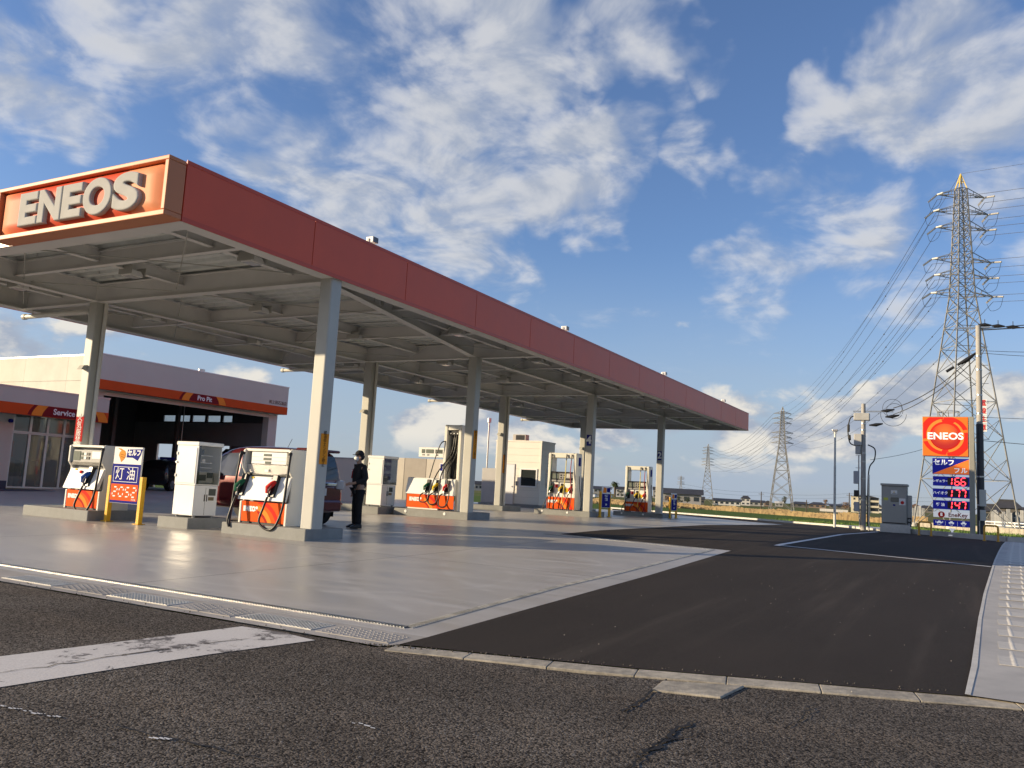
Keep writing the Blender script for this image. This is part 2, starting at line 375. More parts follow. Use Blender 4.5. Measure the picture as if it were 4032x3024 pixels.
        bm_ = t.n('ShaderNodeBump', i={'Strength': .8, 'Distance': .12}); t.l(n1_, bm_.inputs['Height']); t.l(bm_.outputs[0], b.inputs['Normal'])
    elif kind == 'paint':
        n1_ = t.noise(P, 7., 8., .75, .4); n2_ = t.noise(P, 70., 3., .7); n3_ = t.noise(P, 1.3, 3., .5)
        base = t.mix(t.rng(n2_, .3, .8), (.58, .545, .50, 1), (.72, .685, .63, 1))
        wear = t.rng(t.m('ADD', n1_, t.m('MULTIPLY', n3_, .7)), .90, .99)
        base = t.mix(wear, base, (.075, .066, .06, 1))
        base = t.mix(t.rng(n3_, .4, .7, 0., .25), base, (.42, .39, .37, 1))
        t.l(base, b.inputs['Base Color']); b.inputs['Roughness'].default_value = .7
        bm_ = t.n('ShaderNodeBump', i={'Strength': .6, 'Distance': .003}); t.l(n2_, bm_.inputs['Height']); t.l(bm_.outputs[0], b.inputs['Normal'])
    MATS[name] = m; return m
m_road = ground_mat('old_road_asphalt', 'road'); m_asph = ground_mat('new_asphalt', 'asphalt'); m_conc = ground_mat('forecourt_concrete', 'concrete')
m_field = ground_mat('field_grass', 'field'); m_paint = ground_mat('worn_road_paint', 'paint')
m_white = M('line_paint', (.68, .67, .65), .6, ns=9., na=.12)
m_joint = M('slab_joint', (.06, .058, .055), .9)
m_kerb = M('kerb_concrete', (.37, .33, .26), .85, ns=14., na=.4, bs=60., bd=.006)
m_kerbl = M('clean_kerb_concrete', (.56, .54, .49), .8, ns=8., na=.12, bs=60., bd=.003)
m_gut = M('gutter_concrete', (.36, .335, .30), .75, ns=6., na=.22, bs=80., bd=.003)
m_gray = M('grey_concrete', (.44, .42, .385), .75, ns=4., na=.15, bs=70., bd=.002)
m_zinc = M('galvanised_steel', (.50, .50, .49), .36, 1., ns=30., na=.2)
m_dark = M('dark_void', (.012, .012, .013), .8)
kinds = dict(kind='structure')

FC = [-400, 5, 30]+FX
sheet('field', [(-420, -900), (4200, -2600), (4200, 4200), (-420, 2600)], 0, m_field, zfield, FX, **kinds)
sheet('road', [(-90, -160), (5.6, -60), (5.4, 3.96), (5.34, 3.99), (5.36, 140), (-90, 140)], -.012, m_road, **kinds)
road = bpy.data.objects['road']
sheet('road_verge', [(5.6, -60), (30, -60), (8.5, -4), (6.9, -.62), (6.6, -.0), (5.6, 2.4), (5.35, 3.9)], -.017, m_road, **kinds)
# forecourt: a sub-base with slabs and open joints
fore = sheet('forecourt', [(5.85, 3.3), (57, 3.3), (57, 31.4), (5.85, 31.4)], -.016, m_joint, **kinds)
XS = [5.87, 11.2, 16.9, 22.4, 27.6, 33, 38.5, 44, 49.5, 56.9]; YS = [3.35, 7.95, 13.6, 19.3, 25, 31.3]
for i in range(len(XS)-1):
    for j in range(len(YS)-1):
        g = .006
        sheet('slab', [(XS[i]+g, YS[j]+g), (XS[i+1]-g, YS[j]+g), (XS[i+1]-g, YS[j+1]-g), (XS[i]+g, YS[j+1]-g)], -.008, m_conc, parent=fore)
AP = [(5.5, 3.87), (17.92, 4.36), (18.58, 8.64), (44.0, 8.1), (53.6, 17.2), (61, 25.5), (64, 25.5), (54.7, 13.2), (48.9, 6.25), (43.4, 3.3), (40.6, .75), (37.7, -1.25), (25.4, -.68), (19.1, -.41), (13.8, -.19), (11, -.1), (7.8, -.02), (6.68, .02), (5.95, 2.12)]
sheet('apron', AP, 0., m_asph, **kinds)
apron = bpy.data.objects['apron']
def strip(name, a, b, wd_, off, mat, parent, **k):
    a = Vector(a).to_2d(); b = Vector(b).to_2d(); n_ = (b-a).normalized(); n_ = Vector((-n_.y, n_.x))*wd_/2
    return sheet(name, [a-n_, b-n_, b+n_, a+n_], off, mat, parent=parent, **k)
strip('lane_line', (20.35, 3.92), (41.2, 3.55), .15, .004, m_white, apron)
strip('lane_line', (20.50, 3.83), (19.14, -.38), .12, .0045, m_white, apron)
strip('lane_line', (41.2, 3.62), (46.8, 6.3), .06, .004, m_white, apron)
# worn stop line and cracks on the old road
sl_pts = [gp(*p) for p in ((-60, 2588), (400, 2535), (953, 2465), (1110, 2486), (1241, 2519), (830, 2576), (400, 2642), (-60, 2712))]
sheet('stop_line', [(p.x, p.y) for p in sl_pts], -.008, m_paint, parent=road)
def crack(pts, wd_, name='crack', mat=None):
    P = []
    for a, b in zip(pts[:-1], pts[1:]):
        for k in range(7):
            f = k/7; P.append((a[0]+(b[0]-a[0])*f, a[1]+(b[1]-a[1])*f))
    P.append(pts[-1]); L = []; Rr = []
    for i, p in enumerate(P):
        q = gp(*p); a = gp(*P[max(0, i-1)]); b = gp(*P[min(len(P)-1, i+1)])
        d = (b-a).to_2d().normalized(); n_ = Vector((-d.y, d.x)); ww = wd_*random.uniform(.25, 1.)*(.35+math.sin(math.pi*(i+.5)/len(P)))
        j = n_*random.uniform(-1, 1)*.02; c = q.to_2d()+j
        L.append(c-n_*ww/2); Rr.append(c+n_*ww/2)
    sheet(name, L+Rr[::-1], -.0045, mat or m_dark, parent=road)
def b1(x, y): return x/1.301, 2050+y/1.301
def b2(x, y): return 1200+x/1.301, 2050+y/1.301
def b3(x, y): return 2500+x/1.444, 2050+y/1.444
crack([b2(1660, 1266), b2(1735, 1190), b2(1840, 1130), b2(1885, 1080), b2(2010, 1015)], .04)
crack([b2(1735, 1190), b2(1850, 1125), b2(2060, 1080)], .024)
crack([b2(1630, 985), b2(1700, 930), b2(1860, 815)], .03)
crack([b3(870, 1170), b3(960, 1095), b3(1010, 1045)], .02)
crack([b1(-20, 780), b1(430, 718), b1(880, 650), b1(1280, 600)], .018)
crack([b1(540, 1040), b1(880, 1120), b1(1350, 1225)], .015)
for (pa, pb, n_) in ((b1(0, 945), b1(310, 1010), 15), (b1(1800, 1030), b1(1930, 1065), 4), (b1(760, 1105), b1(900, 1125), 5)):
    for k in range(n_):                                   # flakes left of an old white line
        f = (k+random.random()*.6)/n_; x = pa[0]+(pb[0]-pa[0])*f; y = pa[1]+(pb[1]-pa[1])*f
        q = gp(x, y); l_ = random.uniform(.008, .026); a = random.uniform(-.4, .4)
        sheet('paint_flake', [(q.x-l_*.3, q.y-l_), (q.x+l_*.4, q.y-l_*.7), (q.x+l_*.3, q.y+l_), (q.x-l_*.35, q.y+l_*.6)], -.0045, m_white, parent=road)
# loose grit along the kerb
grit = MB()
for k in range(200):
    f = random.random(); x = 5.38+random.gauss(0, .05)+(f*1.4 if random.random() < .55 else 0); 
    y = 3.95+random.uniform(0, 5.5) if x < 5.5 and random.random() < .5 else 3.9-(x-5.4)*2.85+random.gauss(0, .05)
    if x > 6.9: continue
    s = random.uniform(.003, .009); grit.ball((x, y, zf(x)+s*.3), s, 5)
grit.obj('grit', M('grit_stone', (.085, .075, .065), .9, ns=40., na=.4), road, kind='stuff')
# tiny pale stones lying on the new asphalt
gr2 = MB()
for k in range(60):
    x = random.uniform(6.2, 16); y = random.uniform(0, 3.7); s = random.uniform(.002, .0055); gr2.ball((x, y, zf(x)+s*.4), s, 5)
gr2.obj('grit', M('pale_grit', (.38, .35, .31), .8, ns=40., na=.2), apron, kind='stuff')
# kerb stones between the road and the apron
kb = [(5.46, 3.9), (5.95, 2.12), (6.69, .02), (7.0, -.75), (8.6, -4.2)]; kfr = [(5.27, 3.86), (5.75, 2.05), (6.45, -.03), (6.76, -.8), (8.36, -4.3)]
kerb = sheet('kerb_bed', kfr+kb[::-1], -.014, m_joint, **kinds)
def along(P, s):
    for a, b in zip(P[:-1], P[1:]):
        a = Vector(a); b = Vector(b); l_ = (b-a).length
        if s <= l_: return a+(b-a)*(s/l_)
        s -= l_
    return Vector(P[-1])
tot = sum((Vector(b)-Vector(a)).length for a, b in zip(kb[:-1], kb[1:])); nk = int(tot/.62)
for k in range(nk):
    s0 = tot*k/nk+.003; s1 = tot*(k+1)/nk-.003
    a, b, c, d = along(kfr, s0), along(kfr, s1), along(kb, s1), along(kb, s0)
    hgt = random.uniform(-.007, -.003); mb = MB()
    z = [zf(p.x) for p in (a, b, c, d)]
    lo = [(p.x, p.y, zz-.03) for p, zz in zip((a, b, c, d), z)]; hi = [(p.x, p.y, zz+hgt) for p, zz in zip((a, b, c, d), z)]
    mb.add(lo+hi, [(3, 2, 1, 0), (4, 5, 6, 7), (0, 1, 5, 4), (1, 2, 6, 5), (2, 3, 7, 6), (3, 0, 4, 7)]).obj('kerb_stone', m_kerb, kerb, bevel=.005)
ip = [gp(*p) for p in ((2610, 2680), (2562, 2715), (2839, 2742), (2932, 2698))]
mb = MB(); mb.add([(p.x, p.y, p.z-.03) for p in ip]+[(p.x, p.y, p.z-.004) for p in ip], [(3, 2, 1, 0), (4, 5, 6, 7), (0, 1, 5, 4), (1, 2, 6, 5), (2, 3, 7, 6), (3, 0, 4, 7)])
tag(mb.obj('inlet_slab', m_kerb, bevel=.008), 'rough square concrete slab set in the old road against the kerb', 'slab')
# gutter with gratings and studded lids
gut = sheet('gutter', [(5.36, 3.97), (5.52, 3.9), (5.9, 3.9), (5.9, 30), (5.36, 30)], -.005, m_gut, **kinds)
def grating(y0, y1, lab, x0=5.49, x1=5.80):
    t = thing('drain_grating', lab, 'grating', (0, 0, zf(5.6)), 'gutter gratings')
    mb = MB(); mb.box(x0, x1, y0, y0+.014, -.05, .001); mb.box(x0, x1, y1-.014, y1, -.05, .001); mb.box(x0, x0+.014, y0+.014, y1-.014, -.05, .001); mb.box(x1-.014, x1, y0+.014, y1-.014, -.05, .001)
    mb.obj('frame', M('grating_zinc', (.62, .61, .57), .4, .35, ns=30., na=.2), t)
    bars = MB(); n_ = 9
    for k in range(1, n_): x = x0+(x1-x0)*k/n_; bars.box(x-.0045, x+.0045, y0+.014, y1-.014, -.04, .0015)
    n_ = 20
    for k in range(1, n_): y = y0+(y1-y0)*k/n_; bars.box(x0+.014, x1-.014, y-.005, y+.005, -.02, .0035)
    bars.obj('bars', M('grating_zinc', (.62, .61, .57), .4, .35, ns=30., na=.2), t, kind='stuff')
    MB().box(x0, x1, y0, y1, -.004, -.003).obj('pit', m_dark, t)
    return t
for y0, lab in ((4.78, 'steel gutter grating facing the end of the worn white stop line'), (6.52, 'steel gutter grating between two pairs of studded lids'), (8.26, 'steel gutter grating beyond both pairs of studded lids')): grating(y0, y0+.86, lab)
lid = None
for (y0, y1) in ((3.98, 4.72), (5.70, 6.08), (6.10, 6.47), (7.43, 7.81), (7.83, 8.21)):
    t = thing('gutter_lid', 'concrete gutter lid with raised studs between steel gratings', 'lid', (0, 0, zf(5.6)), 'gutter lids')
    MB().box(5.48, 5.82, y0, y1, -.03, -.002).obj('plate', m_gut, t)
    st = MB()
    for a in range(6):
        for b in range(int((y1-y0)/.055)):
            x = 5.505+a*.055+(.0275 if b % 2 else 0); y = y0+.03+b*.055
            if x < 5.81: st.cyl((x, y, -.002), (x, y, .004), .012, .006, 6)
    st.obj('studs', m_gut, t, kind='stuff')
# slot drain round the forecourt
def slot(a, b):
    a = Vector(a); b = Vector(b); d = (b-a).normalized(); n_ = Vector((-d.y, d.x)); L = (b-a).length
    mb = MB(); seg = max(1, int(L/1.5))
    def P(s, o, z): q = a+d*s+n_*o; return (q.x, q.y, zf(q.x)+z)
    for k in range(seg):
        s0, s1 = L*k/seg, L*(k+1)/seg
        for o in (-.045, .045):
            mb.beam(P(s0, o, -.0145), P(s1, o, -.0145), .014, .02)
    n2_ = int(L/.035)
    for k in range(n2_):
        s0 = L*(k+.5)/n2_; mb.beam(P(s0, -.04, -.003), P(s0, .04, -.003), .012, .012)
    return mb
t = thing('slot_drain', 'bright steel slot drain edging the concrete forecourt', 'drain', (0, 0, 0))
for (a, b) in (((6.15, 30), (6.15, 4.27)), ((6.15, 4.27), (9.79, 4.53)), ((9.79, 4.53), (17.75, 4.72)), ((17.75, 4.72), (18.2, 8.9))):
    slot(a, b).obj('grate', m_zinc, t, kind='stuff')
    strip('channel', a, b, .11, -.006, m_dark, t)
# paved walkway on the right: studded blocks
walk = sheet('walkway', [(6.68, .02), (7.8, -.02), (11, -.1), (13.8, -.19), (19.1, -.41), (25.4, -.68), (37.7, -1.25), (37.7, -4.2), (6.68, -4.2)], .008, m_gray, **kinds)
edge = [(6.7, .0), (7.8, -.03), (11, -.11), (13.8, -.2), (19.1, -.42), (25.4, -.70), (37.5, -1.25)]
def yedge(x): return lerp_tab(x, [e[0] for e in edge], [e[1] for e in edge])
blk = MB().box(0, .85, -1.5, 0, .0, .0025).mesh('paving_block', M('paving_block', (.52, .495, .445), .75, ns=10., na=.12, bs=80., bd=.002))
stm = MB()
for a in range(7):
    for b in range(11): stm.cyl((.04+b*.075, -.11-a*.19, .0025), (.04+b*.075, -.11-a*.19, .0075), .024, .012, 8)
stm = stm.mesh('studs', M('pale_stud', (.60, .575, .52), .7, ns=12., na=.1))
x = 8.05
while x < 37:
    o = link('paving_block', blk, walk, loc=(x, yedge(x+.4)-.16, zf(x+.4)+.0065))
    s_ = link('studs', stm, o, kind='stuff')
    x += .86
sheet('kerb_face', [(6.68, .035), (7.8, -.005), (11, -.085), (13.8, -.175), (19.1, -.395), (25.4, -.665), (37.7, -1.235), (37.7, -1.3), (25.4, -.70), (19.1, -.43), (13.8, -.21), (11, -.12), (7.8, -.05), (6.68, .0)], .0115, m_kerbl, parent=walk)
# far kerb of the forecourt and retaining edge
fk = [(64.2, 25.6), (54.9, 13.1), (49.1, 6.15), (43.5, 3.15)]
fkt = thing('boundary_kerb', 'low pale concrete kerb edging the asphalt against the green field', 'kerb', (0, 0, 0))
def kerbrun(P, parent, hgt, ln, mat, wd_=.16):
    P = [Vector(p) for p in P]
    for a, b in zip(P[:-1], P[1:]):
        L = (b-a).length; n_ = max(1, int(L/ln)); d = (b-a)/L; nn = Vector((-d.y, d.x))*wd_/2
        for k in range(n_):
            s0 = a+d*(L*k/n_+.005); s1 = a+d*(L*(k+1)/n_-.005)
            q = [s0-nn, s1-nn, s1+nn, s0+nn]
            MB().add([(p.x, p.y, zf(p.x)-.7) for p in q]+[(p.x, p.y, zf(p.x)+hgt) for p in q], [(3, 2, 1, 0), (4, 5, 6, 7), (0, 1, 5, 4), (1, 2, 6, 5), (2, 3, 7, 6), (3, 0, 4, 7)]).obj('kerb_stone', mat, parent, bevel=.012)
kerbrun(fk, fkt, .10, 1.9, m_kerbl)
rw = thing('retaining_edge', 'grey concrete retaining edge running behind the tall price pylon', 'wall', (0, 0, 0))
kerbrun([(43.5, 3.15), (40.9, .9), (37.8, -1.3), (37.9, -4.2)], rw, .2, 2.2, m_gray, .2)
# ================================================================== CANOPY
ZC, ZT, CX0, CX1, CY0, CY1 = 4.955, 5.915, 8.42, 46.55, 10.57, 21.2
m_steel = M('painted_steel', (.45, .445, .40), .5, ns=3., na=.06)
m_steel2 = M('painted_beam', (.72, .71, .68), .5, ns=2., na=.06)
m_deckm = M('zinc_deck', (.70, .73, .71), .5, .0, ns=6., na=.10)
m_red = M('fascia_red', (.70, .088, .030), .4, ns=1.2, na=.07)
m_redt = M('fascia_trim', (.56, .066, .028), .4, ns=2., na=.08)
m_orange = M('sign_frame_orange', (.56, .20, .085), .5, ns=2., na=.05)
m_whiteP = M('white_panel', (.80, .79, .76), .35, ns=2., na=.03)
m_hose = M('black_rubber', (.012, .012, .012), .38, ns=30., na=.3)
can = thing('canopy', 'long flat steel canopy with red fascia on two rows of pale columns over the pumps', 'canopy', (12, 13, 0))
can_off = Vector((12, 13, 0))
def cpart(mb, name, mat, parent=can, bevel=0., **k):
    mb.v = [(a-12, b-13, c) for a, b, c in mb.v] if parent is can else mb.v
    return mb.obj(name, mat, parent, bevel, **k)
npan = 13
for k in range(npan):
    xa = CX0+.02+(CX1-CX0-.04)*k/npan; xb = CX0+.02+(CX1-CX0-.04)*(k+1)/npan
    for (ya, yb, nm) in ((CY0, CY0+.03, 'f'), (CY1-.03, CY1, 'b')):
        o = cpart(MB().box(xa+.008, xb-.008, ya, yb, ZC, ZT), 'fascia_panel', m_red, bevel=.003)
        yo = ya-.006 if nm == 'f' else yb-.008
        tr = MB(); tr.box(xa-12, xb-12, yo-13, yo+.014-13, ZT-.05, ZT+.012); tr.box(xa-12, xb-12, yo-13, yo+.014-13, ZC-.004, ZC+.07)
        tr.obj('trim', m_redt, o)
for k in range(4):
    ya = CY0+.03+(CY1-CY0-.06)*k/4; yb = CY0+.03+(CY1-CY0-.06)*(k+1)/4
    cpart(MB().box(CX1-.03, CX1, ya, yb, ZC, ZT), 'fascia_panel', m_red)
    cpart(MB().box(CX0, CX0+.03, ya, yb, ZC, ZT-.03), 'fascia_panel', M('end_fascia_orange', (.62, .17, .06), .35, ns=1.5, na=.05))
# grey inner linings and soffit strips
for (a, b, c, d) in ((CX0+.04, CX1-.04, CY1-.05, CY1-.031), (CX0+.04, CX1-.04, CY0+.031, CY0+.05)):
    cpart(MB().box(a, b, c, d, ZC+.003, ZT-.05), 'lining', m_steel2)
for (a, b, c, d) in ((CX1-.05, CX1-.031, CY0+.05, CY1-.05), (CX0+.031, CX0+.05, CY0+.05, CY1-.05)):
    cpart(MB().box(a, b, c, d, ZC+.003, ZT-.05), 'lining', m_steel2)
for (a, b, c, d) in ((CX0+.05, CX1-.05, CY0+.05, CY0+.34), (CX0+.05, CX1-.05, CY1-.34, CY1-.05), (CX0+.05, CX0+.38, CY0+.34, CY1-.34), (CX1-.38, CX1-.05, CY0+.34, CY1-.34)):
    cpart(MB().box(a, b, c, d, ZC+.0, ZC+.02), 'soffit_strip', m_steel2)
ROWX = [12.35, 21.4, 30.55, 39.3]
COLS = [(12.4, 18.1), (12.17, 10.78), (21.6, 17.15), (21.25, 12.95), (30.75, 17.2), (30.42, 13.03), (39.6, 17.35), (38.95, 13.0)]
ISL = .2
for (cx_, cy_) in COLS:
    w_ = .15
    pts = []
    for (sx_, sy_) in ((1, 1), (-1, 1), (-1, -1), (1, -1)):
        for t_ in range(4):
            a = math.atan2(sy_, sx_)-math.pi/4+t_*math.pi/6
            pts.append((cx_+sx_*(w_-.035)+.035*math.cos(a), cy_+sy_*(w_-.035)+.035*math.sin(a)))
    cpart(MB().prism(pts, 'z', zf(cx_)+ISL, ZC+.012), 'column', m_steel)
def hb(p, q, d, wd_, z=ZC+.012, name='girder'): cpart(MB().hbeam((*p, z), (*q, z), d, wd_), name, m_steel2)
DK = ZC+.50                                            # underside of the deck
for i, x in enumerate(ROWX): hb((x, CY0+.34), (x, CY1-.34), .44, .2)
ya, yb = CX0+.4, CX1-.4
hb((21.5, 13.0), (yb, 13.0), .44, .2, ZC+.008); hb((12.5, 11.1), (21.1, 12.95), .44, .2, ZC+.008)
hb((21.7, 17.2), (yb, 17.2), .44, .2, ZC+.008); hb((12.5, 18.0), (21.4, 17.2), .44, .2, ZC+.008); hb((ya, 17.95), (12.2, 17.95), .44, .2, ZC+.008)
for y in (12.0, 15.2, 19.5): hb((ya, y), (yb, y), .26, .13, ZC+.23, 'joist')
for x in (10.3, 15.4, 18.4, 24.4, 27.5, 33.5, 36.4, 41.8, 44.2): hb((x, CY0+.34), (x, CY1-.34), .3, .12, ZC+.14, 'joist')
# corrugated deck sheets
dm = MB(); P_ = []; xx = 0.; LX = 4.68-.001
while xx < LX-.001:
    for (dx, z) in ((0, 0), (.15, 0), (.18, .10), (.325, .10), (.355, 0)): P_.append((xx+dx, z))
    xx += .36
P_ = [p for p in P_ if p[0] <= LX+.001]
def deckmesh(wd_):
    mb = MB(); vs = [(x, 0, z) for x, z in P_]+[(x, wd_, z) for x, z in P_]; n_ = len(P_)
    return mb.add(vs, [(i, i+1, n_+i+1, n_+i) for i in range(n_-1)])
YB = [CY0+.06, 12.98, 15.3, 17.2, 19.3, CY1-.06]
for j in range(len(YB)-1):
    me = deckmesh(YB[j+1]-YB[j]-.02).mesh('deck_sheet', m_deckm)
    for i in range(8): link('deck_sheet', me, can, loc=(CX0+.06+i*4.755-12, YB[j]+.01-13, DK))
cpart(MB().box(CX0+.05, CX1-.05, CY0+.05, CY1-.05, DK+.12, DK+.16), 'sun_block_cover', m_deckm)  # unseen flat cover added above the deck to block the sun
for (xa, xb) in ((8.9, 12.2), (12.5, 16.8), (16.95, 21.2), (21.6, 25.9), (26.1, 30.4), (30.7, 34.9), (35.1, 39.1), (39.5, 44)):
    for (y0, y1) in ((10.95, 15.2), (15.35, 20.8)):
        mb = MB(); mb.cyl((xa, y0, ZC+.13), (xb, y1, ZC+.13), .011, n=5); mb.cyl((xa, y1, ZC+.10), (xb, y0, ZC+.10), .011, n=5)
        cpart(mb, 'brace_rod', m_steel)
for (cx_, cy_) in COLS[0::2]:                          # rainwater pipes of the back row
    mb = MB(); zz = ZC-.16
    mb.tube([(cx_, 20.95, zz), (cx_, cy_+.34, zz), (cx_+.0, cy_+.26, zz-.08)], .06, 10)
    mb.tube([(cx_+.05, cy_-.21, ZC+.1), (cx_+.05, cy_-.21, zf(cx_)+ISL)], .045, 10)
    mb.cyl((cx_, 21.05, zz), (cx_, 20.95, zz), .075, n=10)
    mb.beam((cx_, 20.7, zz), (cx_, 20.7, ZC+.03), .02)
    cpart(mb, 'rainwater_pipe', M('pipe_ivory', (.66, .64, .57), .4, ns=4., na=.05))
for (cx_, cy_) in COLS[0::2]:                          # little sensor lamps on the columns' back-left corner
    mb = MB(); z = 3.35 if cx_ < 13 else 3.3
    mb.prism([(cx_-.30, z), (cx_-.15, z+.02), (cx_-.15, z+.12), (cx_-.24, z+.10)], 'y', cy_-.06, cy_+.10)
    cpart(mb, 'sensor_lamp', m_steel)
# --- end sign
SG = thing('canopy_sign', 'glossy orange-red end sign with raised silver ENEOS lettering on the canopy', 'sign', (8.2, 12.7, ZC))
sy0, sy1 = 10.53, 14.95; szA, szB = -.012, .925
def sgp(y): return y-12.7
mb = MB(); fw_ = .085
for (a, b, c, d) in ((sy0, sy1, szA, szA+fw_), (sy0, sy1, szB-fw_*.8, szB), (sy0, sy0+fw_, szA+fw_, szB-fw_*.8), (sy1-fw_, sy1, szA+fw_, szB-fw_*.8)):
    mb.box(-.12, .2, sgp(a), sgp(b), c, d)
mb.obj('frame', m_orange, SG, bevel=.012)
def swirl_mat():
    m = bpy.data.materials.new('sign_face_print'); m.use_nodes = True; t = NT(m.node_tree); b = m.node_tree.nodes['Principled BSDF']
    P = t.n('ShaderNodeTexCoord').outputs['Object']
    d_ = t.v('LENGTH', t.v('SUBTRACT', t.v('MULTIPLY', P, (0, 1, 1)), (0, .2, .45)))
    base = t.mix(t.rng(d_, 1.2, 2.1), (.60, .085, .04, 1), (.80, .30, .14, 1))
    d2_ = t.v('LENGTH', t.v('SUBTRACT', t.v('MULTIPLY', P, (0, 1, 1)), (0, .9, -.1)))
    base = t.mix(t.rng(t.m('ABSOLUTE', t.m('SUBTRACT', d2_, 2.5)), .28, .22), base, (.80, .32, .16, 1))
    t.l(base, b.inputs['Base Color']); b.inputs['Roughness'].default_value = .5; b.inputs['Specular IOR Level'].default_value = .1
    bm_ = t.n('ShaderNodeBump', i={'Strength': .25, 'Distance': .03}); t.l(t.noise(P, 1.3, 2.), bm_.inputs['Height']); t.l(bm_.outputs[0], b.inputs['Normal'])
    return m
mb = MB(); NY, NZ = 26, 8                                # vacuum-formed, slightly domed face
ya, yb, za, zb = sgp(sy0+fw_+.01), sgp(sy1-fw_-.01), szA+fw_+.01, szB-fw_*.8-.01
vs = []
for j in range(NZ+1):
    for i in range(NY+1):
        u, v = i/NY, j/NZ
        e = min(1, min(u, 1-u)/.03)*min(1, min(v, 1-v)/.10)
        vs.append((-.02-.085*math.sin(e*math.pi/2), ya+(yb-ya)*u, za+(zb-za)*v))
mb.add(vs, [(j*(NY+1)+i, j*(NY+1)+i+1, (j+1)*(NY+1)+i+1, (j+1)*(NY+1)+i) for j in range(NZ) for i in range(NY)], 0, True)
face = mb.obj('face', swirl_mat(), SG)
m_let = M('silver_letter', (.46, .455, .43), .5, 0., ns=5., na=.08)
# letters one by one, placed between measured ends
yl = onX(85, 862, 8.1).y; yr = onX(566, 735, 8.1).y
zlo = onX(88, 897, 8.1).z-ZC; zhi = onX(104, 768, 8.1).z-ZC
me0 = text_mesh('probe', 'ENEOS', 1., m_let, ext=.0, off=.02, face='X'); hh = max(v.co.z for v in me0.vertices)-min(v.co.z for v in me0.vertices)
bpy.data.meshes.remove(me0)
size = (zhi-zlo)/hh*1.0
cells = [.0, .215, .40, .585, .80, 1.0]; wds = []
LW = {'E': .175, 'N': .205, 'O': .235, 'S': .21}
cur = 0; segs = []
for ch in 'ENEOS': segs.append((cur, cur+LW[ch])); cur += LW[ch]-.002
tot_ = cur
for ch, (a, b) in zip('ENEOS', segs):
    me = text_mesh('letter', ch, size, m_let, ext=.028, off=.022, bev=.026, face='X', res=8)
    ys = [v.co.y for v in me.vertices]; wd_now = max(ys)-min(ys); mid = (max(ys)+min(ys))/2; zs = [v.co.z for v in me.vertices]; zm = (max(zs)+min(zs))/2
    wd_t = (yl-yr)*(b-a)/tot_*.97
    for v in me.vertices: v.co.y = (v.co.y-mid)*wd_t/wd_now; v.co.z = (v.co.z-zm)*(zhi-zlo)*(1.06 if ch in 'OS' else 1.)/(max(zs)-min(zs))
    for p in me.polygons: p.use_smooth = False
    yc = yl-(yl-yr)*((a+b)/2)/tot_
    link('letter', me, SG, loc=(-.125, sgp(yc), (zlo+zhi)/2))
# --- luminaires under the canopy
def lamp_proto():
    t = thing('canopy_light', 'square white downlight hung from the joists under the canopy', 'light', (0, 0, 0), 'downlights under the canopy')
    mb = MB(); mb.prism([(-.16, 0), (.16, 0), (.16, .05), (.10, .12), (-.10, .12), (-.16, .05)], 'y', -.14, .14); mb.obj('housing', m_whiteP, t, bevel=.008)
    MB().box(-.13, .13, -.11, .11, -.012, -.001).obj('lens', M('lamp_lens', (.55, .56, .55), .15), t)
    mb = MB(); mb.box(-.17, -.16, -.2, .2, .02, .2); mb.box(.16, .17, -.2, .2, .02, .2); mb.box(-.17, .17, .14, .2, .17, .2); mb.cyl((0, .17, .19), (0, .17, .3), .02, n=6); mb.box(-.1, .1, .2, .3, .05, .14)
    mb.obj('bracket', m_steel, t)
    return t
lp = lamp_proto(); first = True
for x in (11.0, 14.6, 18.3, 22.9, 26.9, 31.6, 35.4, 40.0, 43.6):
    for y in (11.7, 15.1, 19.0):
        o = lp if first else tree_copy(lp)
        o.location = (x, y, ZC+.1); first = False
def flood_proto():
    t = thing('floodlight', 'small pale floodlight standing on the top edge of the red fascia', 'floodlight', (0, 0, 0), 'floodlights along the fascia')
    MB().box(-.12, .12, -.16, .10, .16, .34).obj('housing', M('floodlight_grey', (.62, .62, .60), .35, .2, ns=5., na=.05), t, bevel=.02)
    MB().box(-.105, .105, -.172, -.161, .175, .325).obj('glass', M('floodlight_glass', (.10, .11, .12), .08), t)
    mb = MB(); mb.box(-.03, .03, -.04, .04, 0, .1); mb.box(-.15, -.13, -.03, .03, .08, .28); mb.box(.13, .15, -.03, .03, .08, .28); mb.box(-.15, .15, -.03, .03, .08, .1); mb.obj('stirrup', m_steel, t)
    return t
fl = flood_proto(); first = True
for p in ((1476, 962), (2233, 1315), (2622, 1486), (2854, 1588)):
    q = onY(*p, CY0+.1); o = fl if first else tree_copy(fl); first = False
    o.location = (q.x, CY0+.2, ZT-.03); o.scale = (.72, .72, .72)
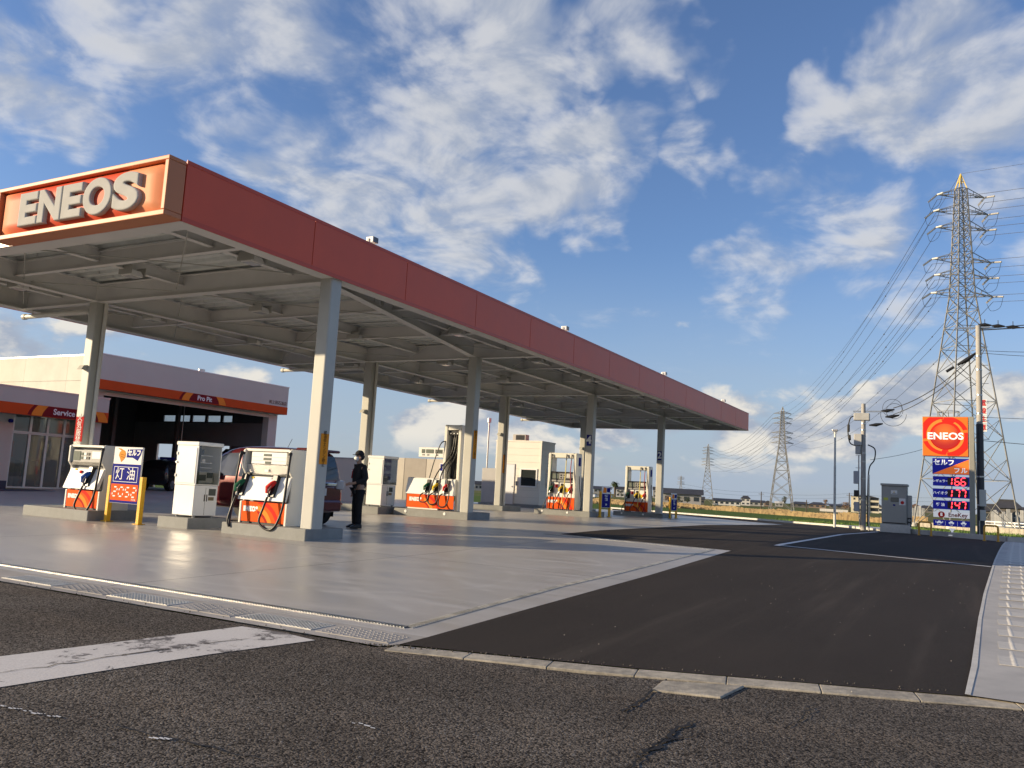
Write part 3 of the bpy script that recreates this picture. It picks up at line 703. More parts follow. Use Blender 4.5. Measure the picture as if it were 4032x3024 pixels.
# --- notices on the columns
def plate(name, label, col, cx_, cy_, z0, z1, wd_, body, tcol, tsize, face='X', group=None, line=.92):
    t = thing(name, label, 'sign', (cx_, cy_, z0), group)
    m_ = M('plate_'+col[0], col[1], .4, ns=3., na=.04); mt = M('print_'+tcol[0], tcol[1], .5, ns=5., na=.04)
    if face == 'X':
        MB().box(-.008, 0, -wd_/2, wd_/2, 0, z1-z0).obj('plate', m_, t); text('lettering', body, tsize, mt, t, (-.011, 0, (z1-z0)/2), ext=.0015, off=(.006*tsize/.2 if len(body) < 2 else 0.), face='X', line=line)
    else:
        MB().box(-wd_/2, wd_/2, -.008, 0, 0, z1-z0).obj('plate', m_, t); text('lettering', body, tsize, mt, t, (0, -.011, (z1-z0)/2), ext=.0015, off=0., face='Y', line=line)
    return t
OR = ('orange', (.78, .30, .03)); BK = ('black', (.03, .025, .02)); RD = ('red', (.42, .02, .018)); WH = ('white', (.78, .78, .76)); BLU = ('blue', (.022, .03, .20))
q0 = onX(*c2(555, 535), 12.24); q1 = onX(*c2(540, 715), 12.24)
plate('fire_notice', 'red vertical plate with white fire prohibition characters on the column by the kerosene pump', RD, 12.247, 18.1-.03, q1.z, q0.z, .285, '火\n気\n厳\n禁', WH, .19)
def vtxt(s): return '\n'.join(s)
q0 = onY(*c3(1640, 138), 10.627); q1 = onY(*c3(1620, 435), 10.627)
plate('engine_notice', 'orange vertical plate telling drivers to stop engines, on the column by the two-nozzle pump', OR, 12.17, 10.627, q1.z, q0.z, .215, vtxt('給油中エンジン停止'), BK, .085, face='Y', line=.88)
plate('engine_notice', 'orange vertical plate on the column beside the tall hose tower', OR, 21.25, 12.797, 1.95, 2.78, .2, vtxt('給油中エンジン停止'), BK, .112, face='Y', line=.86)
plate('engine_notice', 'orange vertical plate on the back column in front of the small booth', OR, 30.75, 17.047, 1.75, 2.5, .2, vtxt('給油中エンジン停止'), BK, .105, face='Y', line=.86)
plate('lane_number', 'blue number four plate fixed to a canopy column', BLU, 30.267, 13.03, 2.95, 3.38, .2, '4', WH, .42, face='X')
plate('lane_number', 'blue number two plate fixed to a canopy column', BLU, 38.797, 13.0, 2.85, 3.28, .2, '2', WH, .42, face='X')
# ================================================================== ISLANDS, PUMPS, CABINETS
m_isl = M('island_concrete', (.23, .235, .225), .7, ns=5., na=.18, bs=60., bd=.002)
m_cream = M('pump_cream', (.74, .72, .64), .32, ns=3., na=.04, coat=.2)
m_pw = M('pump_white', (.80, .80, .77), .28, ns=3., na=.03, coat=.3)
m_blkp = M('black_plastic', (.018, .018, .019), .35, ns=12., na=.2)
m_gryp = M('grey_plastic', (.30, .30, .29), .4, ns=8., na=.1)
m_lcd = M('lcd_grey', (.16, .18, .15), .15, ns=9., na=.1)
m_or = M('skirt_orange', (.80, .11, .018), .3, ns=3., na=.05, coat=.3)
m_or2 = M('swirl_light_orange', (.86, .27, .04), .3, ns=3., na=.05, coat=.3)
m_or3 = M('swirl_red', (.66, .035, .022), .3, ns=3., na=.05, coat=.3)
m_or4 = M('swirl_dark_red', (.42, .03, .02), .3, ns=3., na=.05, coat=.3)
m_txw = M('white_lettering', (.84, .84, .82), .4, ns=6., na=.03)
m_grn = M('nozzle_green', (.015, .09, .05), .35, ns=9., na=.15)
m_nred = M('nozzle_red', (.55, .03, .03), .35, ns=9., na=.15)
m_nyel = M('nozzle_yellow', (.72, .50, .03), .35, ns=9., na=.15)
m_nblu = M('nozzle_blue', (.02, .07, .30), .35, ns=9., na=.15)
m_yel = M('guard_yellow', (.80, .44, .02), .38, ns=3., na=.08)
m_metal = M('brushed_metal', (.55, .55, .54), .3, 1., ns=20., na=.1)
m_pblue = M('panel_blue', (.012, .016, .20), .35, ns=3., na=.06)
def island(x0, x1, y0, y1, label, studs=()):
    xm = (x0+x1)/2; z = zf(xm)
    t = thing('pump_island', label, 'island', (xm, (y0+y1)/2, z-.05))
    mb = MB(); mb.box(x0-xm, x1-xm, -(y1-y0)/2, (y1-y0)/2, -.02, ISL+.05); mb.obj('kerb_block', m_isl, t, bevel=.018)
    for y in studs: MB().cyl((x0-xm-.012, y-(y0+y1)/2, .17), (x0-xm+.01, y-(y0+y1)/2, .17), .045, n=12).obj('marker', m_whiteP, t)
    return t
island(11.45, 12.78, 16.28, 18.55, 'grey concrete island carrying the kerosene pump')
island(11.86, 12.95, 13.72, 14.62, 'short grey concrete island under the white payment cabinet by the red car')
island(11.86, 12.92, 10.63, 12.78, 'grey concrete island carrying the pump with two nozzles')
island(20.5, 21.95, 15.60, 16.55, 'short grey concrete island under the payment cabinet behind the man in black')
island(21.0, 22.3, 12.75, 15.4, 'long grey concrete island carrying the hose tower pump', (14.95, 13.55))
island(30.1, 31.6, 12.80, 15.2, 'grey concrete island carrying the three-hose arch pump beside the number four column', (14.85, 13.75))
island(39.0, 40.5, 12.82, 15.35, 'grey concrete island carrying the three-hose arch pump beside the number two column', (14.9, 13.8))
island(30.3, 31.9, 16.75, 18.7, 'grey concrete island under the bare back column with the orange plate')
island(21.1, 22.2, 16.75, 17.75, 'grey concrete island at the foot of the bare back column')
island(39.1, 40.3, 16.8, 18.2, 'small grey concrete island at the foot of the farthest back column')

def skirt(t, yL, yR, z0, z1, x, tsize, lx=.06):
    """orange lower panel with the swirl and white lettering; yL is the viewer's left"""
    sk = MB().box(x, x+.02, yR, yL, z0, z1).obj('skirt', m_or, t, bevel=.004)
    w_, h_ = yL-yR, z1-z0
    for (m_, c) in ((m_or4, arcband(w_*.28, -h_*.55, h_*1.02, h_*1.16, -10, 100)), (m_or2, arcband(w_*.28, -h_*.55, h_*1.16, h_*1.40, -10, 100)), (m_or3, arcband(w_*.34, -h_*.60, h_*1.52, h_*1.72, -10, 100))):
        c = clip(c, w_*.38, w_-.002, .002, h_-.002)
        if len(c) > 2: decal(MB(), c, yL, z0, x, .002).obj('swirl', m_, sk)
    text('lettering', 'ENEOS', tsize, m_txw, sk, (x-.003, yL-lx-w_*.16, z0+h_*.62), ext=.0015, off=.012*tsize/.12, sx=1.05)
    return sk
def nozzle(t, x, y, z, mat, s=1., tilt=.35):
    hol = MB().prism([(x-.045, z-.14*s), (x+.05, z-.15*s), (x+.14*s, z+.16*s), (x+.03*s, z+.19*s)], 'y', y-.05*s, y+.05*s)
    n_ = hol.obj('nozzle_holster', m_blkp, t, bevel=.012)
    mb = MB(); mb.tube([(x-.07, y+.06*s, z-.08*s), (x-.08, y+.045*s, z-.0), (x-.03, y-.0, z+.055*s), (x+.02, y-.02*s, z+.085*s)], [.028*s, .042*s, .042*s, .03*s], 8)
    mb.obj('nozzle_grip', mat, n_)
    mb = MB(); mb.tube([(x-.07, y+.045*s, z-.10*s), (x-.10, y+.02*s, z-.03*s), (x-.075, y-.01*s, z+.03*s)], .008*s, 6); mb.cyl((x-.05, y+.05*s, z-.08*s), (x-.055, y+.06*s, z-.14*s), .018*s, n=8)
    mb.obj('lever', m_metal, n_)
    return Vector((x-.055, y+.06*s, z-.14*s))
def bez(P, n=18):
    P = [Vector(p) for p in P]; out = []
    for i in range(n+1):
        t_ = i/n; Q = P[:]
        while len(Q) > 1: Q = [a.lerp(b, t_) for a, b in zip(Q[:-1], Q[1:])]
        out.append(Q[0])
    return out
def chain(P, n=6):                                      # smooth curve through points
    P = [Vector(p) for p in P]; out = []
    for i in range(len(P)-1):
        p0 = P[max(i-1, 0)]; p1 = P[i]; p2 = P[i+1]; p3 = P[min(i+2, len(P)-1)]
        for k in range(n):
            t_ = k/n; out.append(.5*((2*p1)+(p2-p0)*t_+(2*p0-5*p1+4*p2-p3)*t_**2+(3*p1-p0-3*p2+p3)*t_**3))
    out.append(P[-1]); return out
def pump_low(label, loc, w_, hgt, nozzles, kind):
    """lower cabinet pump; local origin at the viewer-right front corner on the island, y grows to the viewer's left"""
    t = thing('fuel_pump', label, 'fuel pump', loc)
    k = hgt/1.45
    prof = [(0.02, .0), (.76, .0), (.76, 1.40*k), (.70, 1.45*k), (.06, 1.45*k), (.0, 1.41*k), (0, 1.06*k), (.10, .92*k), (.10, .44*k), (.02, .42*k)]
    for (y0, y1) in ((0, .055), (w_-.055, w_)): MB().prism(prof, 'y', y0, y1).obj('side_panel', m_cream, t, bevel=.012)
    MB().box(.03, .74, .057, w_-.057, 1.39*k, 1.445*k).obj('top_cap', m_cream, t, bevel=.012)
    MB().box(.16, .74, .057, w_-.057, .0, 1.388*k).obj('core', m_gryp, t)
    mb = MB(); mb.prism([(-.07, .455*k), (.02, .45*k), (.15, .90*k), (.13, .915*k), (.085, .91*k)], 'y', .02, w_-.02); mb.obj('shelf_panel', m_pw, t, bevel=.01)
    skirt(t, w_-.06, .06, .04, .425*k, .03, .115*k)
    MB().box(.045, .15, .06, w_-.06, 0, .035).obj('plinth', m_blkp, t)
    if kind == 'display':
        d = MB().box(.06, .10, .12*w_, w_-.14*w_, 1.15*k, 1.38*k).obj('display_panel', m_pw, t, bevel=.006)
        for z in (1.325, 1.25, 1.18): MB().box(.052, .061, w_*.44, w_*(.56 if z < 1.2 else .60), (z-.022)*k, (z+.022)*k).obj('readout', m_lcd, d)
        for z in (1.285, 1.215): MB().box(.057, .061, .13*w_, w_-.15*w_, z*k-.002, z*k+.002).obj('rule', m_gryp, d)
        MB().prism([(.07, 1.14*k), (.14, 1.14*k), (.15, .95*k), (.10, .95*k)], 'y', .06, w_-.06).obj('middle_panel', M('steel_panel', (.52, .51, .48), .3, .4, ns=6., na=.06), t)
        c_ = [(.06, .93*k), (w_-.06, .93*k), (w_-.06, .99*k)]+[(w_*(1-f)-.06*(1-2*f), (.99-.045*math.sin(f*math.pi))*k) for f in (.2, .4, .6, .8)]+[(.06, .99*k)]
        MB().prism(c_, 'x', .075, .13).obj('drip_tray', m_blkp, t)
    else:
        d = MB().box(.05, .10, .06, w_-.06, 1.0*k, 1.33*k).obj('control_panel', m_gryp, t, bevel=.006)
        MB().box(.04, .051, w_*.70, w_*.90, 1.09*k, 1.30*k).obj('screen', m_lcd, d)
        MB().box(.042, .051, w_*.08, w_*.36, 1.14*k, 1.30*k).obj('card_panel', m_pw, d)
        for q in range(6): MB().box(.038, .051, w_*(.43+.09*(q % 3)), w_*(.50+.09*(q % 3)), (1.12+.09*(q//3))*k, (1.18+.09*(q//3))*k).obj('key_block', (m_blkp, m_pw, m_lcd)[q % 3], d)
        MB().box(.042, .052, .06, w_-.06, .985*k, 1.06*k).obj('instruction_strip', m_blkp, d)
        MB().cyl((.02, w_*.62, .83*k), (.08, w_*.62, .83*k), .035, n=14).obj('call_button', m_nred, t)
    for (sy_, sz_, sw_, sh_, m_) in ((.52, 1.0, .10, .05, m_pw), (.80, .865, .07, .035, m_nyel), (.45, .86, .12, .04, m_pw)): MB().box(.063, .0665, sy_*w_-sw_/2, sy_*w_+sw_/2, sz_*k-.0, sz_*k+sh_).obj('sticker', m_, t)
    for (fy, mat, side) in nozzles:
        y = fy*w_; tip = nozzle(t, -.035, y, .71*k, mat, 1.3)
        ys = w_+.02 if side > 0 else -.03
        arm = MB().tube([(.02, ys-side*.06, 1.34*k), (-.03, ys, 1.36*k), (-.045, ys+.005*side, 1.30*k), (-.05, ys+.005*side, 1.16*k)], [.03, .035, .03, .022], 8); arm.obj('hose_arm', m_blkp, t)
        pts = chain([(-.05, ys+.005*side, 1.2*k), (-.10, ys+.02*side, .75*k), (-.14, ys+.01*side, .34*k), (-.19, ys*.72+y*.28+side*.02, .02), (-.20, ys*.4+y*.6+.04, -.07), (-.20, y+.13, .06), (-.15, y+.10, .33*k), tuple(tip)])
        MB().tube(pts, .023, 8).obj('hose', m_hose, t)
    return t
zB = zf(12.1)+ISL
pump_low('cream fuel pump with one green and one red nozzle and an orange skirt', (12.04, 11.32, zB), 1.24, 1.46, ((.93, m_grn, 1), (.27, m_nred, -1)), 'display')
pump_low('cream kerosene pump with a single blue nozzle beside the blue kerosene price board', (11.72, 16.38, zf(11.7)+ISL), 1.18, 1.40, ((.3, m_nblu, -1),), 'keys')

def pump_arch(label, loc, w_=1.24, hgt=2.25):
    t = thing('fuel_pump', label, 'fuel pump', loc)
    prof = [(0, 0), (.56, 0), (.56, hgt-.06), (.50, hgt), (.05, hgt), (0, hgt-.05)]
    for (y0, y1) in ((0, .13), (w_-.13, w_)): MB().prism(prof, 'y', y0, y1).obj('post', m_cream, t, bevel=.03)
    MB().box(.02, .54, .132, w_-.132, hgt-.2, hgt-.004).obj('top_beam', m_cream, t, bevel=.02)
    MB().box(.10, .5, .132, w_-.132, .5, 1.08).obj('cabinet', m_pw, t, bevel=.01)
    MB().box(.05, .5, .132, w_-.132, .03, .498).obj('base_cabinet', m_cream, t)
    skirt(t, w_-.02, .02, .03, .49, -.02, .13)
    d = MB().box(.05, .45, .132, w_-.132, 1.085, 1.50).obj('display_unit', m_blkp, t, bevel=.008)
    MB().box(.04, .051, w_*.62, w_*.84, 1.22, 1.42).obj('screen', m_lcd, d); MB().box(.04, .051, w_*.36, w_*.60, 1.20, 1.43).obj('key_panel', m_gryp, d); MB().box(.04, .051, w_*.14, w_*.34, 1.26, 1.43).obj('price_panel', m_pw, d)
    for q in range(4): MB().box(.034, .041, w_*(.39+.11*(q % 2)), w_*(.45+.11*(q % 2)), 1.23+.1*(q//2), 1.29+.1*(q//2)).obj('key_block', m_blkp, d)
    for q in range(3): MB().box(.034, .041, w_*.16, w_*.32, 1.28+.05*q, 1.30+.05*q).obj('readout', m_lcd, d)
    MB().box(.045, .05, .14, w_-.14, 1.10, 1.17).obj('instruction_strip', m_gryp, d)
    for (f, nm, hm, top) in ((.84, m_grn, M('green_hose', (.02, .07, .05), .4, ns=20., na=.2), .86), (.50, m_nyel, M('yellow_hose', (.68, .56, .12), .4, ns=20., na=.1), .34), (.16, m_nred, M('red_hose', (.30, .02, .03), .4, ns=20., na=.15), .16)):
        y = f*w_; tip = nozzle(t, .03, y, .82, nm, 1.15)
        yt = top*w_
        MB().cyl((-.02, yt, hgt-.06), (-.05, yt, hgt-.30), .03, .02, n=8).obj('hose_arm', m_blkp, t)
        pts = chain([(-.05, yt, hgt-.28), (-.10, yt+.0, 1.35), (-.15, yt+(.05 if f > .2 else -.1), .5), (-.16, (yt+y)/2+.08, -.06-.05*(1-f)), (-.16, y+.26, .08), (-.10, y+.13, .45), tuple(tip)])
        a = MB().tube(pts[:len(pts)//2-3], .018, 8).obj('hose', hm, t); MB().tube(pts[len(pts)//2-4:], .018, 8).obj('hose', m_hose, t)
    MB().box(.035, .1, w_*.66, w_*.72, .86, 1.0).obj('fire_button', m_nred, t); MB().box(.07, .101, w_*.26, w_*.40, .70, .86).obj('notice', m_nyel, t)
    MB().box(.2, .42, -.004, .0, hgt-.5, hgt-.16).obj('side_notice', m_pblue, t)
    MB().tube(chain([(.3, -.03, hgt-.9), (.3, -.05, .9), (.32, -.14, .25), (.3, -.10, .05)]), .014, 6).obj('cable', m_hose, t)
    return t
pump_arch('cream arch pump with green, yellow and red hoses beside the number four column', (30.4, 13.58, zf(30.5)+ISL))
pump_arch('cream arch pump with green, yellow and red hoses beside the number two column', (39.4, 13.70, zf(39.4)+ISL))

def pump_tower(loc):
    t = thing('fuel_pump', 'wide white counter pump with tall hose tower and a side-mounted reading display', 'fuel pump', loc)
    hgt, w_ = 2.58, 1.80
    MB().box(.02, .60, .62, w_, .0, .45).obj('base_cabinet', m_cream, t, bevel=.01)
    MB().prism([(-.03, .45), (.60, .45), (.60, .95), (.12, .95), (.08, .93)], 'y', .08, w_+.01).obj('counter', m_pw, t, bevel=.012)
    skirt(t, w_-.04, .06, .05, .44, -.0, .135)
    prof = [(.12, .0), (.72, .0), (.72, hgt-.03), (.68, hgt), (.16, hgt), (.12, hgt-.03)]
    for (y0, y1) in ((0, .10), (.50, .60)): MB().prism(prof, 'y', y0, y1).obj('tower_side', m_cream, t, bevel=.015)
    MB().box(.14, .7, .102, .498, hgt-.16, hgt-.003).obj('tower_head', m_cream, t, bevel=.01); MB().box(.42, .70, .102, .498, .95, hgt-.17).obj('tower_back', m_blkp, t)
    MB().box(.2, .40, .12, .48, hgt-.3, hgt-.18).obj('hose_bar', m_blkp, t)
    for q in (.18, .30, .42): MB().cyl((.18, q, hgt-.26), (.21, q, hgt-.26), .02, n=8).obj('knob', m_pw, t)
    d = MB().box(.16, .30, .61, 1.53, 1.58, 1.88).obj('display_board', m_pw, t, bevel=.012)
    for (a, b) in ((1.30, 1.42), (.98, 1.26), (.66, .92)): MB().box(.152, .161, a, b, 1.70, 1.82).obj('readout', m_lcd, d)
    text('digits', '33.00', .10, m_blkp, d, (.150, .79, 1.76), ext=.001); 
    for a in (1.35, 1.18, .85): text('caption', '金額', .05, m_blkp, d, (.156, a, 1.645), ext=.001)
    for (f, nm) in ((.56, m_grn), (.38, m_nyel), (.175, m_nred)):
        y = f*w_; tip = nozzle(t, .0, y, .68, nm, 1.2)
        k = f
        pts = chain([(.25, .10+.35*f, hgt-.28), (.2, .10+.5*f, 1.7), (.02, .2+.85*f*w_*.6, 1.1), (-.12, y-.16, .55), (-.17, y-.10, .12+.25*f), (-.17, y+.14, .10+.25*f), (-.10, y+.18, .42), tuple(tip)])
        MB().tube(pts, .019, 8).obj('hose', m_hose, t)
        MB().tube(chain([(.3, .16+.3*f, hgt-.28), (.25, .22+.3*f, 2.1), (.28, .15+.4*f, 1.4), (.3, .25+.1*f, .98)]), .022, 8).obj('hose', m_hose, t)
    MB().tube(chain([(.15, .52, hgt-.5), (.05, .66, 2.0), (-.0, .82, 1.5), (-.03, .95, .95)]), .017, 8).obj('hose', m_hose, t)
    for (q, mm) in ((1.98, m_nred), (1.80, m_nyel), (1.62, m_pblue)): MB().box(.34, .48, -.004, 0, q, q+.17).obj('grade_label', mm, t)
    return t
pump_tower((21.2, 13.33, zf(21.3)+ISL))

def pay_cabinet(label, loc, w_=.64, dpt=.62, hgt=1.55):
    t = thing('payment_cabinet', label, 'cabinet', loc)
    for (x, y) in ((.08, .08), (dpt-.08, .08), (.08, w_-.08), (dpt-.08, w_-.08)): MB().cyl((x, y, -.001), (x, y, .05), .03, n=8).obj('foot', m_gryp, t)
    MB().box(.01, dpt, .04, w_, .045, .66).obj('lower_body', M('gloss_white_door', (.80, .80, .77), .3, ns=3., na=.03, coat=1., coatr=.2), t, bevel=.012)
    # upper box, open on the -Y side behind glass
    mb = MB(); mb.box(.0, .02, .02, w_, .665, hgt-.08); mb.box(.02, dpt, w_-.02, w_, .665, hgt-.08); mb.box(dpt-.02, dpt, .02, w_-.02, .665, hgt-.08); mb.box(.02, dpt-.02, .04, w_-.02, .665, .69)
    mb.obj('upper_body', m_pw, t, bevel=.006)
    MB().box(-.02, dpt+.02, -.0, w_+.02, hgt-.08, hgt).obj('roof', m_pw, t, bevel=.014)
    mb = MB(); mb.box(-.012, -.001, .05, w_-.04, .70, hgt-.12); dr = mb.obj('door', M('gloss_white_door', (.80, .80, .77), .3, ns=3., na=.03, coat=1., coatr=.2), t, bevel=.006)
    for z in (.85, 1.3): MB().box(-.03, -.004, w_-.05, w_-.01, z-.03, z+.03).obj('hinge', m_pw, dr, bevel=.006)
    MB().cyl((-.035, w_-.03, 1.12), (-.012, w_-.03, 1.12), .022, n=10).obj('lock', m_metal, dr)
    MB().box(.02, dpt-.02, .022, .028, .69, hgt-.09).obj('glass', M('cabinet_glass', (1, 1, 1), .01, trans=1., spec=.5), t)
    mc = MB().box(.12, dpt-.08, .12, .5, .70, .95).obj('payment_machine', m_gryp, t, bevel=.015)
    MB().box(.16, .33, .11, .121, .76, .88).obj('screen', m_blkp, mc); MB().box(.36, .50, .10, .121, .82, .93).obj('card_reader', m_blkp, mc)
    for z in (1.02, 1.12, 1.27): MB().box(.10, .48, .14, .5, z, z+.012).obj('shelf', m_whiteP, t)
    MB().box(.2, .3, .2, .35, 1.282, 1.40).obj('camera_box', m_blkp, t); MB().cyl((.33, .25, 1.132), (.33, .25, 1.2), .05, n=10).obj('cup', m_whiteP, t)
    MB().box(.07, .10, .05, .5, .69, 1.45).obj('inner_rail', m_blkp, t)
    for (a, b) in ((.27, .285), (.33, .345)): MB().box(a, b, .028, .041, .34, .48).obj('handle', m_blkp, t)
    MB().box(.38, .56, .03, .041, .46, .60).obj('window', M('smoked_glass', (.10, .11, .10), .08), t, bevel=.004); MB().box(.38, .52, .03, .041, .36, .43).obj('slot', M('brass_plate', (.22, .17, .09), .4, .5, ns=9., na=.1), t)
    MB().box(.299, .302, .036, .0405, .06, .62).obj('door_gap', m_blkp, t)
    return t
pay_cabinet('white glazed payment cabinet on its own island beside the two-nozzle pump', (12.02, 13.78, zB-.0))
pay_cabinet('white glazed payment cabinet behind the man in black', (20.75, 15.68, zf(20.9)+ISL), .62, .72, 1.55)

# --- kerosene price board between yellow posts
def seg7(mb, ch, x, y, z, w_, h_, t_, dep, slant=.12, gap=.22):
    """seven-segment digit; (y,z) lower-left corner as the viewer sees it on a face looking along -X"""
    SEG = {'0': 'abcdef', '1': 'bc', '2': 'abged', '3': 'abgcd', '4': 'fgbc', '5': 'afgcd', '6': 'afgedc', '7': 'abc', '8': 'abcdefg', '9': 'abcdfg'}
    m = h_/2; g = t_*gap
    def hz_(u0, u1, v): return [(u0+t_*.5+g, v), (u0+t_+g, v+t_/2), (u1-t_-g, v+t_/2), (u1-t_*.5-g, v), (u1-t_-g, v-t_/2), (u0+t_+g, v-t_/2)]
    def vt(u, v0, v1): return [(u, v0+t_*.5+g), (u+t_/2, v0+t_+g), (u+t_/2, v1-t_-g), (u, v1-t_*.5-g), (u-t_/2, v1-t_-g), (u-t_/2, v0+t_+g)]
    D = {'a': hz_(0, w_, h_), 'g': hz_(0, w_, m), 'd': hz_(0, w_, 0), 'b': vt(w_, m, h_), 'c': vt(w_, 0, m), 'f': vt(0, m, h_), 'e': vt(0, 0, m)}
    for s in SEG[ch]: mb.prism([(y-(u+v*slant), z+v) for u, v in D[s]], 'x', x-dep, x)
    return mb
t = thing('kerosene_price_board', 'blue and white kerosene price board reading 2052 held between two yellow posts', 'price board', (11.75, 15.5, zf(11.75)))
for y in (.55, -.46):
    p = MB().prism([(-.05, -.045), (.05, -.045), (.05, .045), (-.05, .045)], 'z', 0, .97); p.v = [(a, b+y, c) for a, b, c in p.v]; p.obj('post', m_yel, t, bevel=.01)
    MB().box(-.09, .09, y-.09, y+.09, 0, .012).obj('base_plate', m_yel, t)
brd = MB().box(-.045, .0, -.405, .49, .40, 1.58).obj('board', m_whiteP, t, bevel=.012)
yl = .48
MB().box(-.049, -.046, -.40, .485, .41, 1.22).obj('blue_field', m_pblue, brd)
o = MB(); 
for (a, b, c, d) in ((-.33, .43, 1.155, 1.165), (-.33, .43, .845, .855), (.42, .43, .855, 1.155), (-.33, -.32, .855, 1.155)): o.box(-.052, -.049, a, b, c, d)
o.obj('white_rule', m_txw, brd)
text('lettering', '灯 油', .28, m_txw, brd, (-.052, .055, 1.0), ext=.002, off=.0)
MB().box(-.052, -.049, -.38, .465, .46, .80).obj('price_field', m_or, brd)
for i, ch in enumerate('2052'): seg7(MB(), ch, -.052, .41-i*.20, .545, .13, .19, .028, .003).obj('digit', m_txw, brd, kind='stuff')
text('lettering', '円/18L', .05, m_txw, brd, (-.053, -.28, .485), ext=.001)
cap = [(.40, 1.36), (.42, 1.53), (.88, 1.545), (.84, 1.42), (.76, 1.30), (.60, 1.36)]
decal(MB(), [(u, v) for u, v in cap], yl, 0, -.0455, .004).obj('logo_flag', m_pblue, brd)
text('lettering', 'セルフ', .14, m_txw, brd, (-.051, yl-.64, 1.455), ext=.002, off=.006)
hand = [(.10, 1.55), (.20, 1.545), (.26, 1.52), (.33, 1.50), (.37, 1.44), (.36, 1.36), (.30, 1.30), (.24, 1.26), (.20, 1.33), (.15, 1.40), (.17, 1.47), (.22, 1.50), (.16, 1.525)]
decal(MB(), hand, yl, 0, -.0455, .004).obj('hand_emblem', M('emblem_orange', (.62, .27, .05), .4, ns=4., na=.06), brd)
for (a, b) in (((.21, 1.42), (.33, 1.40)), ((.22, 1.37), (.34, 1.35))):
    decal(MB(), [(a[0], a[1]), (b[0], b[1]), (b[0], b[1]+.012), (a[0], a[1]+.012)], yl, 0, -.0497, .002).obj('emblem_line', M('emblem_brown', (.30, .10, .02), .5, ns=4., na=.06), brd)
# --- small blue boards between yellow posts by the far pumps
def small_board(label, loc):
    t = thing('promotion_board', label, 'notice board', loc)
    for (x, y, z) in ((0, .17, 1.02), (.9, .14, 1.0)):
        MB().cyl((x, y, 0), (x, y, z), .055, n=10).obj('post', m_yel, t); MB().cyl((x, y, z), (x, y, z+.012), .05, n=10).obj('cap', m_whiteP, t)
        MB().cyl((x, y, 0), (x, y, .03), .10, n=12).obj('foot', m_yel, t)
    b = MB().add([(.05, .13, .38), (.85, .10, .38), (.85, .10, 1.22), (.05, .13, 1.22), (.05, .15, .38), (.85, .12, .38), (.85, .12, 1.22), (.05, .15, 1.22)], [(0, 1, 2, 3), (7, 6, 5, 4), (0, 4, 5, 1), (1, 5, 6, 2), (2, 6, 7, 3), (3, 7, 4, 0)]).obj('board', m_whiteP, t)
    MB().add([(.06, .126, .39), (.84, .096, .39), (.84, .096, .92), (.06, .126, .92)], [(0, 1, 2, 3)]).obj('blue_field', m_pblue, b)
    for (z, s) in ((.84, .12), (.70, .14), (.50, .10)):
        text('lettering', ('セルフ', '灯油', '24H')[(z < .8)+(z < .6)], s, m_txw, b, (.45, .105, z), ext=.001, face='Y', off=.003)
    MB().add([(.12, .122, .96), (.45, .108, .96), (.45, .108, 1.15), (.2, .118, 1.18)], [(0, 1, 2, 3)]).obj('emblem', m_or2, b)
    MB().add([(.5, .107, 1.0), (.8, .096, .98), (.82, .095, 1.17), (.5, .107, 1.15)], [(0, 1, 2, 3)]).obj('logo_flag', m_pblue, b)
    return t
q = gp(2357, 2037); small_board('small blue board between yellow posts beside the number four column', (30.75, 12.48, zf(30.8)))
small_board('small blue board between yellow posts beside the number two column', (40.0, 12.62, zf(40.6)))
# ================================================================== SERVICE BUILDING
m_wall = M('wall_panel_white', (.56, .52, .455), .55, ns=.9, na=.05, bs=30., bd=.001)
m_wallc = M('wall_panel_cream', (.60, .575, .49), .7, ns=.9, na=.16, spec=.2)
m_band = M('band_orange', (.62, .09, .022), .4, ns=2., na=.05)
m_burg = M('band_burgundy', (.21, .018, .022), .4, ns=2., na=.06)
m_alu = M('aluminium_frame', (.52, .51, .50), .35, .6, ns=8., na=.06)
m_glass = M('window_glass', (.03, .035, .035), .03, spec=.8)
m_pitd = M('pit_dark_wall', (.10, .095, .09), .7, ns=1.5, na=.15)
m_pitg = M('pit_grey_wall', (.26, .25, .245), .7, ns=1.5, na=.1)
m_navy = M('step_shade_navy', (.035, .042, .075), .5, ns=3., na=.15)
FZ0 = .10
bl = thing('service_building', 'white service building with orange fascia bands, glazed service room and open repair bay', 'building', (21.65, 31, FZ0))
BO = Vector((21.65, 31, FZ0))
def bp_(mb, name, mat, parent=bl, bevel=0., **k):
    mb.v = [(a-BO.x, b-BO.y, c-BO.z) for a, b, c in mb.v]; return mb.obj(name, mat, parent, bevel, **k)
def btext(name, s, size, mat, parent, loc, **k): return text(name, s, size, mat, parent, Vector(loc)-BO, face='Y', **k)
PX0, PX1, PY = 21.66, 32.44, 31.0
pz0, pz1 = 4.27, 5.67
